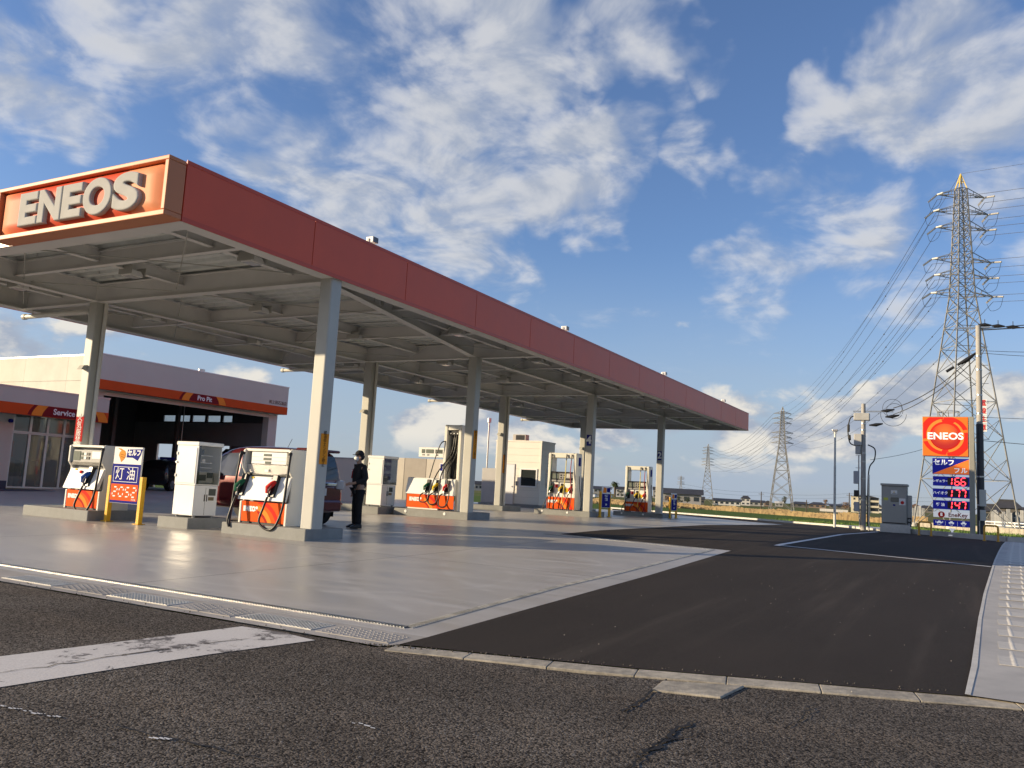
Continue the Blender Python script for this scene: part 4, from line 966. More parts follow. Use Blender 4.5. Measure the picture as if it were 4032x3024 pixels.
# repair-bay fascia (front) and its band
fp = bp_(MB().box(PX0, PX1, PY, PY+.9, pz0, pz1), 'fascia', m_wall, bevel=.01)
bp_(MB().box(PX0-.02, PX1+.02, PY-.02, PY+.92, pz1, pz1+.05), 'coping', m_alu)
bd_ = bp_(MB().box(PX0-.006, PX1+.006, PY-.008, PY+.3, pz0-.004, 4.65), 'colour_band', m_band, fp)
def lozenge(x0, x1, z0, z1, y, parent):
    h_ = z1-z0
    def pt(P): return [(x0+u, z0+v) for u, v in P]
    L = x1-x0
    for (m_, a, b) in ((m_burg, .0, L), (m_or2, -.28, .12), (m_or2, L-.12, L+.28), (m_burg, -.42, -.28)):
        pts = [(a, 0), (b, 0)]+[(b-.0+.22*(f-0.)**1.6*(1 if a < L/2 and b < L/2 else -1 if a > L/2 else -1), h_*f) for f in (.25, .5, .75, 1.)]+[(a+.22*f**1.6*(1 if (a < L/2) else -1), h_*f) for f in (1., .75, .5, .25)]
        dy = .003 if m_ is m_burg else .005
        bp_(MB().prism(pt(pts), 'y', y-dy, y), 'band_badge', m_, parent)
a = onY(*c2(1355, 410), PY).x; b = onY(*c2(1605, 440), PY).x
lozenge(a, b, 4.29, 4.645, PY-.009, fp)
btext('lettering', 'Pro Pit', .30, m_txw, fp, ((a+b)/2, PY-.014, 4.46), off=.007, ext=.002)
q = onY(*c2(2018, 437), PY); btext('lettering', '㈲上田石油店', .21, M('print_brown', (.12, .07, .05), .5, ns=4., na=.1), fp, (q.x, PY-.004, q.z), off=.003, ext=.002)
# bay shell
YB0, YB1 = 31.95, 42.5
px_open0, px_open1 = 22.3, 31.75
for (x0, x1, nm) in ((PX0+.02, px_open0, 'pier'), (px_open1, 32.35, 'pier')): bp_(MB().box(x0, x1, YB0-.4, YB0, FZ0, pz0), nm, m_wall)
bp_(MB().box(px_open0, px_open1, YB0-.35, YB0, 4.12, pz0), 'lintel', m_wallc)
bp_(MB().box(px_open0, px_open1, YB0-.42, YB0-.351, 4.06, 4.20), 'shutter_box', m_wallc)
# sunlit end wall built of panels
nz_ = [FZ0, 1.0, 1.9, 2.8, 3.7, 4.6, pz1-.02]; ny_ = [PY+.02, 33.2, 36.2, 39.2, 42.5]
ew = bp_(MB().box(PX0+.06, PX0+.16, PY+.9, 42.5, FZ0, pz1-.05), 'end_wall', m_joint)
for i in range(len(ny_)-1):
    for j in range(len(nz_)-1):
        if ny_[i] < 31.9: y0 = 31.95 if nz_[j] < 4 else 31.905
        else: y0 = ny_[i]
        bp_(MB().box(PX0+.0, PX0+.06, y0+.006, ny_[i+1]-.006, nz_[j]+.006, nz_[j+1]-.006), 'panel', m_wallc, ew)
bp_(MB().box(PX0-.02, PX0+.2, PY+.92, 42.5, pz1-.03, pz1+.03), 'coping', m_alu)
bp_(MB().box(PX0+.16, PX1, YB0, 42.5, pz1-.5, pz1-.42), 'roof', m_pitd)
mb = MB(); mb.cyl((28.6, 33.2, pz1-.1), (28.6, 33.2, pz1+.32), .10, n=12); mb.cyl((28.6, 33.2, pz1+.32), (28.6, 33.2, pz1+.46), .17, n=12); bp_(mb, 'roof_vent', m_alu)
bp_(MB().box(PX0+.16, PX0+.2, YB0, 42.5, FZ0, pz1-.5), 'inner_lining', m_pitg)
# side wall with high windows and glazed doors, back wall behind
bw0, bw1 = PX0+.2, PX1-.25
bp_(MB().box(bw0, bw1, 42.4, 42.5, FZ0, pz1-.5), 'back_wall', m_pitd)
SWX = PX1-.25
wy = [onX(*c2(x, 550), SWX) for x in (1178, 1283, 1386, 1496, 1608, 1694)]
zo0 = onX(*c2(1400, 578), SWX).z; zo1 = onX(*c2(1400, 520), SWX).z; zd = onX(*c2(1200, 733), SWX).z
yd1 = onX(*c2(1135, 800), SWX).y; yd0 = onX(*c2(1668, 800), SWX).y
def sw(y0, y1, z0, z1, nm='side_wall', m_=None): return bp_(MB().box(SWX, SWX+.12, y0, y1, z0, z1), nm, m_ or m_pitd)
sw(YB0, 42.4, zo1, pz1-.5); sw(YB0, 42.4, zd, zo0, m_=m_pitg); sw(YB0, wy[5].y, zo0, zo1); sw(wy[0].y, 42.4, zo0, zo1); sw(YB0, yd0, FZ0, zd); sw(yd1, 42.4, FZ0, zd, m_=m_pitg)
for k in range(5):
    y1, y0 = wy[k].y, wy[k+1].y
    wv = bp_(MB().box(SWX+.05, SWX+.06, y0+.08, y1-.08, zo0+.05, zo1-.05), 'high_window', M('frosted_pane', (.86, .90, .92), .3, trans=.9), bl)
    mb = MB(); mb.box(SWX-.01, SWX+.10, y0, y0+.08, zo0, zo1); mb.box(SWX-.01, SWX+.10, y1-.08, y1, zo0, zo1); mb.box(SWX-.01, SWX+.1, y0+.08, y1-.08, zo1-.05, zo1); mb.box(SWX-.01, SWX+.1, y0+.08, y1-.08, zo0, zo0+.05); bp_(mb, 'frame', m_blkp, wv)
for f in (0, .27, .5, .75, 1): y = yd0+(yd1-yd0)*f; bp_(MB().box(SWX-.02, SWX+.1, y-.05, y+.05, FZ0, zd), 'door_post', m_alu)
bp_(MB().box(px_open0, px_open1, YB0-.4, 42.4, FZ0-.02, FZ0+.012), 'bay_floor', m_gray)
for x in (26.2, 29.9): bp_(MB().box(x-.09, x+.09, 36, 36.2, FZ0, pz1-.5), 'lift_post', m_pitd)
bp_(MB().tube([(30.0, 35.8, 5.1), (30.0, 35.8, .2)], .03, 6), 'air_pipe', m_alu)
mb = MB(); mb.box(bw0, bw0+.35, 33, 41, 2.6, 2.75); mb.box(bw0, bw0+.6, 36, 39, 3.0, 3.35); bp_(mb, 'wall_shelf', m_pitd)
# service room
SX0, SX1, SY, SWY = 6.5, 21.5, 30.0, 30.95
sz0, sz1 = 2.84, 3.78
sf = bp_(MB().box(SX0, SX1, SY, SY+.7, sz0, sz1), 'fascia', m_wall, bevel=.008); bp_(MB().box(SX0, SX1+.02, SY-.02, 36.5, sz1, sz1+.05), 'coping', m_alu)
bp_(MB().box(SX0, SX1+.006, SY-.008, SY+.3, sz0-.004, 3.235), 'colour_band', m_band, sf)
a = onY(*c2(285, 480), SY).x; b = a+2.55
lozenge(a, b, sz0+.01, 3.23, SY-.009, sf)
btext('lettering', 'Service Room', .30, m_txw, sf, ((a+b)/2+.12, SY-.014, (sz0+3.235)/2), off=.007, ext=.002)
gx = [onY(*c2(x, 900), SWY).x for x in (50, 175, 215, 290, 390, 405, 500)]
GX0 = onY(*c2(95, 620), SWY).x
gx0, gx1 = GX0, 21.05
bp_(MB().box(SX0, gx0, SWY, SWY+.15, FZ0, sz0+.2), 'front_wall', m_wall); bp_(MB().box(gx1, SX1-.04, SY+.3, SWY+.15, FZ0, sz0), 'front_wall', m_wall)
bp_(MB().box(SX0, SX1, SWY+.6, 36.5, sz1-.25, sz1-.02), 'roof', m_wall)
bp_(MB().box(SX1-.14, SX1, SWY+.15, 36.5, FZ0, sz1-.3), 'side_wall', m_wall); bp_(MB().box(SX0, SX1-.14, 36.3, 36.45, FZ0, sz1-.3), 'rear_wall', M('room_wall', (.24, .22, .19), .7, ns=1., na=.1))
bp_(MB().box(SX0, SX1, SWY+.0, 36.4, FZ0-.03, FZ0+.01), 'room_floor', m_gray); bp_(MB().box(SX0, SX1-.14, SWY+.15, 36.3, sz0+.25, sz0+.30), 'room_ceiling', m_wall)
ngl = 4; zt = 2.22
for k in range(ngl):
    x0 = gx0+(gx1-gx0)*k/ngl; x1 = gx0+(gx1-gx0)*(k+1)/ngl
    for (z0, z1, nm) in ((FZ0+.12, zt-.05, 'glass_door' if k in (1, 2) else 'shop_window'), (zt+.05, sz0+.1, 'transom_window')):
        p = bp_(MB().box(x0+.04, x1-.04, SWY+.05, SWY+.062, z0, z1), nm, M('shop_glass', (.42, .45, .44), .02, trans=.85, spec=.5))
        mb = MB(); f_ = .045
        mb.box(x0, x0+f_, SWY+.01, SWY+.10, z0-.06, z1+.05); mb.box(x1-f_, x1, SWY+.01, SWY+.10, z0-.06, z1+.05); mb.box(x0+f_, x1-f_, SWY+.01, SWY+.10, z1, z1+.05); mb.box(x0+f_, x1-f_, SWY+.01, SWY+.10, z0-.06, z0)
        bp_(mb, 'frame', m_alu, p)
for k in range(3):                                       # lit strip lights seen through the glass
    bp_(MB().box(gx0+.1+k*1.3, gx0+1.2+k*1.3, 32.6+.5*k, 32.68+.5*k, sz0+.16, sz0+.2), 'strip_light', M('lit_tube', (1, .95, .82), .5, emit=3.))
for (x, z0, z1, y, m_) in ((gx0+.3, .9, 1.15, 35, m_whiteP), (gx0+.4, 1.4, 1.6, 35.6, m_whiteP), (gx0+2.3, .1, 1.1, 34, m_pitg), (gx0+2.9, 1.3, 1.9, 35.8, m_band), (gx0+1.4, .1, .85, 34.8, m_whiteP)):
    bp_(MB().box(x, x+.8, y, y+.4, FZ0+z0-.1, FZ0+z1), 'shop_fitting', m_)
q = onY(*c2(72, 565), SWY); bp_(MB().cyl((q.x, SWY-.12, q.z), (q.x, SWY, q.z), .07, n=12), 'door_bell_lamp', m_pblue)
# plinth and step along the front, shade put into their navy colour
bp_(MB().box(SX0, gx0-.02, SWY-.04, SWY-.002, FZ0, .42), 'plinth', m_navy)
bp_(MB().box(SX0, 33.2, 29.35, 30.75, -.1, .13), 'step', m_navy, bevel=.01)
# a blue self-service sign beside the kerosene pump
t = thing('self_sign', 'small blue self-service sign half hidden behind the kerosene price board', 'sign', (15.6, 20.85, zf(15)))
MB().cyl((0, 0, 0), (0, 0, 1.6), .03, n=8).obj('post', m_alu, t); MB().cyl((0, 0, 0), (0, 0, .05), .22, n=16).obj('base', m_gryp, t)
MB().box(-.02, .0, -.35, .25, 1.15, 1.62).obj('board', m_pblue, t); text('lettering', 'Self', .24, m_txw, t, (-.023, .0, 1.48), ext=.001, off=.004); text('lettering', 'セルフ', .12, m_txw, t, (-.023, .02, 1.26), ext=.001)

# ================================================================== BOOTH AND THINGS BEHIND THE CANOPY
m_kio = M('booth_siding', (.74, .70, .60), .5, ns=1.2, na=.05)
kx, ky0, ky1, kx1, kz0 = 43.0, 21.42, 24.42, 44.75, .06
kzt = 3.86
kb_ = thing('booth', 'small cream siding booth with door, framed windows and an air conditioner on its roof', 'booth', (kx, ky0, kz0))
def kp(mb, name, mat, parent=kb_, bevel=0.): mb.v = [(a-kx, b-ky0, c-kz0) for a, b, c in mb.v]; return mb.obj(name, mat, parent, bevel)
nb = 9
for k in range(nb):                                      # siding boards with shadow gaps, round window and door openings
    z0 = kz0+.2+(kzt-kz0-.2)*k/nb; z1 = kz0+.2+(kzt-kz0-.2)*(k+1)/nb-.006
    kp(MB().box(kx, kx1, ky0, ky1, z0, z1), 'siding_board', m_kio, bevel=.004)
kp(MB().box(kx+.03, kx1-.03, ky0+.03, ky1-.03, kz0, kzt), 'core', m_gryp); kp(MB().box(kx-.03, kx1+.03, ky0-.03, ky1+.03, kzt-.03, kzt+.05), 'roof_trim', m_kio)
kp(MB().box(kx-.03, kx+.02, ky0-.02, ky0+.08, kz0+.2, kzt-.03), 'corner_trim', m_kio)
d_ = kp(MB().box(kx-.03, kx, 23.12, 23.76, .2, 2.5), 'door', M('door_white', (.70, .72, .74), .4, ns=2., na=.03))
kp(MB().box(kx-.07, kx-.03, 23.18, 23.26, 1.2, 1.26), 'handle', m_metal, d_)
mb = MB(); mb.box(kx-.04, kx, 23.08, 23.12, .2, 2.54); mb.box(kx-.04, kx, 23.76, 23.80, .2, 2.54); mb.box(kx-.04, kx, 23.12, 23.76, 2.5, 2.54); kp(mb, 'frame', m_alu, d_)
w_ = kp(MB().box(kx-.012, kx-.002, 21.68, 22.68, 1.30, 2.24), 'window', m_glass)
def wframe(y0, y1, z0, z1, x):
    mb = MB(); f_ = .07
    mb.box(x-.05, x, y0, y0+f_, z0, z1); mb.box(x-.05, x, y1-f_, y1, z0, z1); mb.box(x-.05, x, y0+f_, y1-f_, z1-f_, z1); mb.box(x-.05, x, y0+f_, y1-f_, z0, z0+f_); return mb
kp(wframe(21.62, 22.72, 1.24, 2.3, kx), 'frame', m_whiteP, w_)
w2 = kp(MB().box(kx+.75, kx+1.6, ky0-.012, ky0-.002, 1.25, 2.3), 'window', m_glass)
mb = MB(); mb.box(kx+.70, kx+.75, ky0-.04, ky0, 1.2, 2.35); mb.box(kx+1.6, kx+1.65, ky0-.04, ky0, 1.2, 2.35); mb.box(kx+.75, kx+1.6, ky0-.04, ky0, 2.3, 2.35); mb.box(kx+.75, kx+1.6, ky0-.04, ky0, 1.2, 1.25); kp(mb, 'frame', m_whiteP, w2)
kp(MB().box(kx-.05, kx, 22.88, 22.98, 1.3, 1.55), 'intercom', m_gryp)
kp(MB().box(kx-.3, kx1+.3, ky0-.25, ky1+.6, -.1, .22), 'footing', m_isl)
ac = kp(MB().box(kx+.3, kx+.75, 22.65, 23.5, kzt+.06, kzt+.42), 'air_conditioner', M('ac_beige', (.42, .40, .34), .5, ns=4., na=.1), bevel=.02)
kp(MB().box(kx+.29, kx+.3, 22.72, 23.3, kzt+.1, kzt+.38), 'grille', m_blkp, ac)
t = thing('electric_locker', 'grey upright metal locker standing beside the cream booth', 'locker', (41.5, 24.0, .1))
MB().box(0, .5, -.55, .4, .15, 2.1).obj('body', M('locker_grey', (.42, .41, .38), .45, ns=3., na=.06), t, bevel=.015); MB().box(-.012, 0, -.5, .35, .2, 2.05).obj('door', M('locker_grey'), t); MB().box(-.1, .6, -.65, .5, 0, .149).obj('base', m_isl, t)
t = thing('vent_pipe', 'thin pale vent pipe with a cap rising beside the booth', 'vent pipe', (42.6, 24.75, 0))
MB().cyl((0, 0, 0), (0, 0, 4.9), .05, n=8).obj('pipe', m_alu, t); MB().cyl((0, 0, 4.9), (0, 0, 5.15), .12, n=10).obj('cap', m_alu, t)
# boundary wall of tall panels
bwt = thing('boundary_wall', 'tall beige and brown panel wall behind the pumps', 'wall', (46, 33, 0))
for k in range(4):
    MB().box(0, .12, -3.4+k*1.75, -3.4+k*1.75+1.72, -.1, 2.75).obj('panel', M('wall_brown', (.34, .30, .25), .7, ns=2., na=.1) if k % 2 else M('wall_beige', (.50, .45, .37), .7, ns=2., na=.1), bwt, bevel=.01)
t = thing('poster_board', 'white poster board with orange and blue print standing behind the hose tower pump', 'notice board', (43, 27.1, .05))
MB().box(0, .05, -1.1, 1.2, .5, 2.35).obj('board', m_whiteP, t)
for (a, b, c, d, m_) in ((-.05, 1.15, 1.9, 2.3, m_pblue), (-1.05, -.1, 1.9, 2.3, m_or2), (-.5, 1.1, 1.3, 1.8, m_pw), (.2, 1.1, .7, 1.2, m_or3)): MB().box(-.006, 0, a, b, c, d).obj('print', m_, t)
for y in (-.9, 1.0): MB().cyl((.03, y, 0), (.03, y, .55), .03, n=8).obj('leg', m_alu, t)
# vacuum machine and its screen wall beyond the red car
t = thing('screen_wall', 'plain white screen wall beyond the red car', 'wall', (29.5, 25.0, .1))
MB().box(0, .15, -1.8, 3.2, 0, 1.95).obj('wall', m_wall, t, bevel=.01); MB().box(-.03, .18, -1.83, 3.23, 1.95, 2.0).obj('coping', m_alu, t)
t = thing('vacuum_cleaner', 'grey vehicle vacuum machine with an arched hose behind the man in black', 'vacuum', (26.3, 20.7, .17))
MB().box(0, .5, -.35, .35, 0, 1.15).obj('body', m_pw, t, bevel=.05); MB().box(-.012, 0, -.25, .25, .6, 1.0).obj('panel', m_gryp, t)
MB().tube(chain([(.2, .2, 1.15), (.2, .35, 1.55), (.2, .1, 1.75), (.2, -.3, 1.68), (.2, -.45, 1.5)]), .03, 8).obj('hose', m_gryp, t); MB().tube([(.2, -.1, 1.15), (.2, -.5, 1.62)], .03, 8).obj('wand', m_alu, t)
# ================================================================== PRICE PYLON
PXX = 40.3; PZ = zf(40.3); PYY = -.15
py = thing('price_pylon', 'tall roadside price pylon with round orange ENEOS panel above red digital prices', 'sign', (PXX, PYY, PZ))
m_pyl = M('pylon_olive_grey', (.30, .29, .245), .45, ns=3., na=.06)
m_led = M('red_led', (1., .035, .05), .4, emit=3.2)
m_ledb = M('led_panel_black', (.03, .008, .012), .3, ns=9., na=.2)
m_pyb = M('panel_blue_backlit', (.012, .016, .20), .45, emit=.35); m_pyw = M('white_lettering_backlit', (.84, .84, .82), .45, emit=.28); m_pyp = M('white_panel_backlit', (.80, .79, .78), .45, emit=.25)
def yz(x, y): q = onX(*c8(x, y), PXX); return q.y-PYY, q.z-PZ
def pbox(name, a, b, x0, x1, mat, parent, bevel=0.):
    (ya_, za_), (yb_, zb_) = yz(*a), yz(*b); return MB().box(x0, x1, yb_, ya_, zb_, za_).obj(name, mat, parent, bevel)
MB().box(.0, .30, -.11, .10, .0, 5.1).obj('post', m_pyl, py, bevel=.02)
MB().box(-.2, .5, -.3, .35, -.02, .05).obj('footing', m_gray, py)
bk = MB().box(.02, .26, .10, 1.87, 3.38, 5.1).obj('emblem_box', m_pyl, py, bevel=.015)
ef = MB().box(-.02, .018, .13, 1.84, 3.41, 5.07).obj('emblem_face', M('emblem_base_orange', (.90, .17, .025), .45, emit=.12), bk)
yL, z0_, w_, h_ = 1.84, 3.41, 1.71, 1.66
def ring(c0, c1, m_, t_, name='emblem_print', box=(0, 1)):
    c_ = clip(c0, .01, w_-.01, .01, h_-.01)
    if len(c_) > 2: decal(MB(), c_, yL, z0_, -.021, t_).obj(name, m_, bk)
m_er = M('emblem_red', (.72, .028, .02), .3, ns=3., na=.04); m_eo = M('emblem_light', (.93, .27, .05), .3, ns=3., na=.03); m_ed = M('emblem_deep', (.50, .022, .015), .3, ns=3., na=.04)
cx_, cy_ = w_*.5, h_*.52
ring(arcband(cx_, cy_, .72, .98, 95, 190, cx_-.02, cy_), 0, m_er, .002); ring(arcband(cx_, cy_, .72, .98, -85, 10, cx_+.02, cy_), 0, m_er, .002)
ring(arcband(cx_, cy_, .70, .84, 20, 95, cx_+.05, cy_-.02), 0, m_er, .002); ring(arcband(cx_, cy_, .70, .84, 200, 275, cx_-.05, cy_+.02), 0, m_er, .002)
ring(arcband(cx_, cy_, .0001, .70, 0, 360, n=48), 0, m_er, .003)
ring(arcband(cx_, cy_, .60, .70, 100, 260, cx_-.02, cy_+.02, n=36), 0, m_eo, .0045); ring(arcband(cx_, cy_, .62, .70, -80, 60, cx_+.02, cy_-.02, n=36), 0, m_eo, .0045)
def ball_mat():
    m = bpy.data.materials.new('emblem_disc_print'); m.use_nodes = True; t = NT(m.node_tree); b = m.node_tree.nodes['Principled BSDF']
    P = t.n('ShaderNodeTexCoord').outputs['Object']
    d_ = t.v('LENGTH', t.v('SUBTRACT', t.v('MULTIPLY', P, (0, 1, 1)), (0, yL-cx_, z0_+cy_+.18)))
    t.l(t.mix(t.rng(d_, .05, .68), (.90, .17, .025, 1), (.46, .018, .014, 1)), b.inputs['Base Color']); b.inputs['Roughness'].default_value = .3; return m
ring(arcband(cx_, cy_-.02, .0001, .53, 0, 360, n=48), 0, ball_mat(), .006)
ring(arcband(cx_, cy_-.02, .53, .575, 180, 360, cx_, cy_-.03, n=36), 0, m_ed, .0055)
text('lettering', 'ENEOS', .40, m_pyw, bk, (-.030, yL-cx_, z0_+h_*.5), ext=.003, off=.011, sx=1.12, spacing=1.02)
# self / full panel
(ya_, za_), (yb_, zb_) = yz(473, 562), yz(876, 748)
sp = MB().box(.02, .22, .101, ya_, zb_, za_).obj('self_panel', m_pyb, py, bevel=.01)
MB().prism([(ya_-.01, zb_+.01), (.105, zb_+.01), (.105, za_-.03)], 'x', .014, .0195).obj('orange_field', M('panel_orange', (.90, .18, .025), .45, emit=.25), sp)
text('lettering', 'セルフ', .27, m_pyw, sp, (.012, ya_-.44, za_-.19), ext=.003, off=.008); text('lettering', 'フル', .25, m_pyw, sp, (.010, .42, zb_+.16), ext=.003, off=.008, spacing=1.15)
for (top, bot, name, num) in ((757, 878, 'レギュラー', '166'), (890, 1008, 'ハイオク', '177'), (1017, 1136, '軽 油', '147')):
    (ya_, za_), (yb_, zb_) = yz(478, top), yz(880, bot)
    pn = MB().box(.02, .2, .10, ya_, zb_+.004, za_-.004).obj('price_panel', m_pyb, py, bevel=.008)
    zc_ = (za_+zb_)/2; yd = yz(637, top)[0]
    MB().box(.012, .0195, .145, yd, zb_+.05, za_-.05).obj('digit_window', m_ledb, pn)
    hD = .31; wD = .165
    for i, ch in enumerate(num):
        yl_ = (yz(684, top)[0]+wD, yz(718, top)[0], yz(784, top)[0])[i]
        seg7(MB(), ch, .011, yl_+.012, zc_-hD/2-.0, wD, hD, .04, .004, .10, -.1).obj('digit', m_led, pn, kind='stuff')
    text('lettering', name, .145 if len(name) < 5 else .125, m_pyw, pn, (.016, (ya_+yd)/2-.01, zc_), ext=.002, off=.003)
(ya_, za_), (yb_, zb_) = yz(483, 1142), yz(883, 1225)
ek = MB().box(.02, .2, .10, ya_, zb_, za_).obj('key_panel', m_pyp, py, bevel=.008)
MB().cyl((.0, ya_-.31, (za_+zb_)/2), (.019, ya_-.31, (za_+zb_)/2), .13, n=28).obj('key_badge', m_er, ek); text('lettering', 'E', .17, m_pyw, ek, (-.002, ya_-.31, (za_+zb_)/2), ext=.002, off=.007)
text('lettering', 'EneKey', .235, M('key_maroon', (.30, .02, .03), .4, ns=3., na=.05), ek, (.016, .54, (za_+zb_)/2), ext=.003, off=.006)
(ya_, zt_), (yb_, zb_) = yz(483, 1230), yz(890, 1322)
ip_ = MB().box(.02, .2, .10, ya_, zb_, zt_).obj('icon_panel', m_pyb, py, bevel=.008)
for k in range(3):
    yc = ya_-(ya_-.1)*(k+.5)/3; zc_ = (zt_+zb_)/2+.03
    o = MB(); o.prism([(yc+.10, zc_-.03), (yc-.10, zc_-.03), (yc-.10, zc_+.015), (yc-.055, zc_+.02), (yc-.04, zc_+.06), (yc+.04, zc_+.06), (yc+.055, zc_+.02), (yc+.10, zc_+.015)], 'x', .015, .0195)
    for s_ in (-.06, .06): o.box(.015, .0195, yc+s_-.02, yc+s_+.02, zc_-.055, zc_-.031)
    if k == 0: o.box(.015, .0195, yc+.12, yc+.14, zc_-.03, zc_+.05); o.box(.015, .0195, yc-.14, yc-.12, zc_-.03, zc_+.05)
    if k == 2: o.box(.015, .0195, yc-.05, yc+.05, zc_+.085, zc_+.095)
    o.obj('car_icon', m_pyw, ip_)
    text('lettering', ('手洗い', '洗車', '車検')[k], .055, m_pyw, ip_, (.017, yc, zb_+.055), ext=.001)
    if k < 2: MB().box(.016, .0195, ya_-(ya_-.1)*(k+1)/3-.004, ya_-(ya_-.1)*(k+1)/3+.004, zb_+.04, zt_-.04).obj('divider', m_pyw, ip_)
mb = MB(); mb.box(.08, .14, .72, .80, .08, .36); mb.prism([(.62, .36), (.90, .36), (.80, .25), (.72, .25)], 'x', .09, .13); mb.box(.0, .22, .62, .90, .05, .08); mb.obj('front_leg', m_pyp, py)
MB().box(.02, .12, -.15, -.112, 1.0, 1.18).obj('switch', m_pyp, py)
# concrete utility pole behind the pylon
def ring_band(mb, p, r, z): mb.cyl((p[0], p[1], z-.03), (p[0], p[1], z+.03), r+.012, n=12)
UX, UY = 41.0, -.47
m_pole = M('concrete_pole', (.36, .345, .315), .8, ns=5., na=.15, bs=30., bd=.004)
m_cable = M('cable_black', (.01, .01, .011), .5, ns=9., na=.2)
up_ = thing('utility_pole', 'tall concrete utility pole with black cable spacers standing behind the price pylon', 'utility pole', (UX, UY, PZ-.1))
UH = 9.25
MB().cyl((0, 0, 0), (0, 0, UH), .14, .105, n=18).obj('shaft', m_pole, up_)
MB().cyl((0, 0, .05), (0, 0, 4.95), .152, .14, n=18).obj('sheath', M('pole_sheath', (.05, .052, .06), .5, ns=6., na=.2), up_)
mb = MB(); mb.box(-.03, .03, -.45, .9, UH-.12, UH-.05); mb.obj('crossarm', m_zinc, up_)
for (y, z) in ((-.25, UH+.02), (-.75, UH-.05), (-1.3, UH-.12)):
    MB().tube([(0, y-.25, z-.03), (0, y, z), (0, y+.25, z+.02)], [.03, .09, .03], 8).obj('cable_spacer', m_cable, up_); MB().cyl((0, y, z+.05), (0, y, z+.25), .015, n=6).obj('spike', m_cable, up_)
for z in (7.9, 7.3, 6.2, 5.4, 2.7, 1.5): m_ = MB(); ring_band(m_, (0, 0), .118 if z > 5 else .148, z); m_.obj('band', m_zinc, up_)
for z in (8.3, 7.5, 6.7, 5.9, 5.1, 4.3): MB().cyl((0, -.12, z), (0, -.36, z), .012, n=6).obj('step_bolt', m_zinc, up_)
MB().box(-.29, -.17, -.2, .06, 1.45, 2.15).obj('meter_box', M('meter_box_white', (.60, .58, .53), .45, ns=5., na=.05), up_, bevel=.015); MB().box(-.29, -.17, -.18, .04, .85, 1.3).obj('meter_box', M('meter_box_white'), up_, bevel=.01)
MB().tube([(-.2, .06, .85), (-.2, .06, .05)], .025, 6).obj('conduit', m_zinc, up_)
def wire(mb, a, b, sag, r=.012, n=14, m=0):
    a = Vector(a); b = Vector(b); pts = [a.lerp(b, i/n)-Vector((0, 0, sag*4*(i/n)*(1-i/n))) for i in range(n+1)]
    return mb.tube(pts, r, 4, m)
# service pole with switchgear
VX, VY = 42.75, 4.33; VZ = zf(VX)
vp_ = thing('utility_pole', 'short concrete service pole with grey switchgear and looped black cables', 'utility pole', (VX, VY, VZ))
VH = 5.95
MB().cyl((0, 0, -.1), (0, 0, VH), .125, .095, n=16).obj('shaft', m_pole, vp_)
mb = MB(); mb.box(-.15, .15, -.28, .42, 5.15, 5.5); mb.obj('switch_box', M('switch_grey', (.40, .40, .38), .5, ns=5., na=.1), vp_, bevel=.03)
MB().box(-.2, .16, .05, .40, 3.95, 4.5).obj('switch_box', M('switch_grey'), vp_, bevel=.03); MB().box(-.15, .15, .12, .34, 3.55, 3.95).obj('switch_box', M('switch_grey'), vp_, bevel=.02)
MB().box(-.03, .03, -1.3, .45, 5.55, 5.62).obj('crossarm', m_zinc, vp_)
for (y, z) in ((-1.05, 5.62), (-1.25, 5.35), (-.55, 4.95)):
    MB().tube([(0, y+.3, z-.02), (0, y, z), (0, y-.3, z+.06)], [.03, .085, .03], 8).obj('cable_spacer', m_cable, vp_)
def circ(cy_, cz_, r_, a0, a1, n=20, x=0): return [(x, cy_+r_*math.cos(R(a0+(a1-a0)*i/n)), cz_+r_*math.sin(R(a0+(a1-a0)*i/n))) for i in range(n+1)]
for (cy_, cz_, r_, a0, a1, x) in ((-1.25, 5.75, .42, -60, 250, .05), (-1.35, 5.6, .36, -150, 200, -.05), (-1.3, 5.45, .55, 180, 380, 0)): MB().tube(circ(cy_, cz_, r_, a0, a1, x=x), .010, 6).obj('cable_loop', m_cable, vp_)
MB().tube(chain([(0, .15, 5.35), (0, .55, 5.3), (0, .68, 4.7), (0, .6, 4.1), (0, .35, 3.95)]), .028, 6).obj('cable', m_cable, vp_); MB().tube([(0, .66, 4.95), (0, .66, 4.6)], .06, 8).obj('cable_joint', m_cable, vp_); MB().tube([(0, .6, 4.2), (0, .62, 4.45)], .06, 8).obj('cable_joint', m_cable, vp_)
MB().tube(chain([(0, -.2, 4.0), (0, -.5, 3.8), (0, -.48, 3.3), (0, -.26, 2.9), (0, -.2, 1.9), (0, -.19, .2)]), .03, 6).obj('cable', m_cable, vp_)
MB().tube([(0, -.24, 2.6), (0, -.24, 0)], .04, 8).obj('conduit', m_zinc, vp_); MB().tube([(0, .2, 3.5), (0, .2, 1.9), (0, .15, .1)], .03, 8).obj('conduit', m_zinc, vp_)
MB().box(-.14, .12, .18, .42, 2.15, 2.75).obj('meter_box', M('meter_box_grey', (.40, .41, .43), .45, ns=5., na=.06), vp_, bevel=.03); MB().box(-.14, .1, .18, .40, 1.55, 1.85).obj('meter_box', m_blkp, vp_, bevel=.02); MB().box(-.14, .1, .18, .40, .85, 1.3).obj('meter_box', M('meter_box_grey'), vp_, bevel=.02)
for z in (5.0, 4.7, 3.6, 3.2, 2.4, 1.4): m_ = MB(); ring_band(m_, (0, 0), .112, z); m_.obj('band', m_zinc, vp_)
for z in (4.4, 3.5, 2.9): MB().cyl((0, -.12, z), (0, .34, z), .012, n=6).obj('step_bolt', m_zinc, vp_)
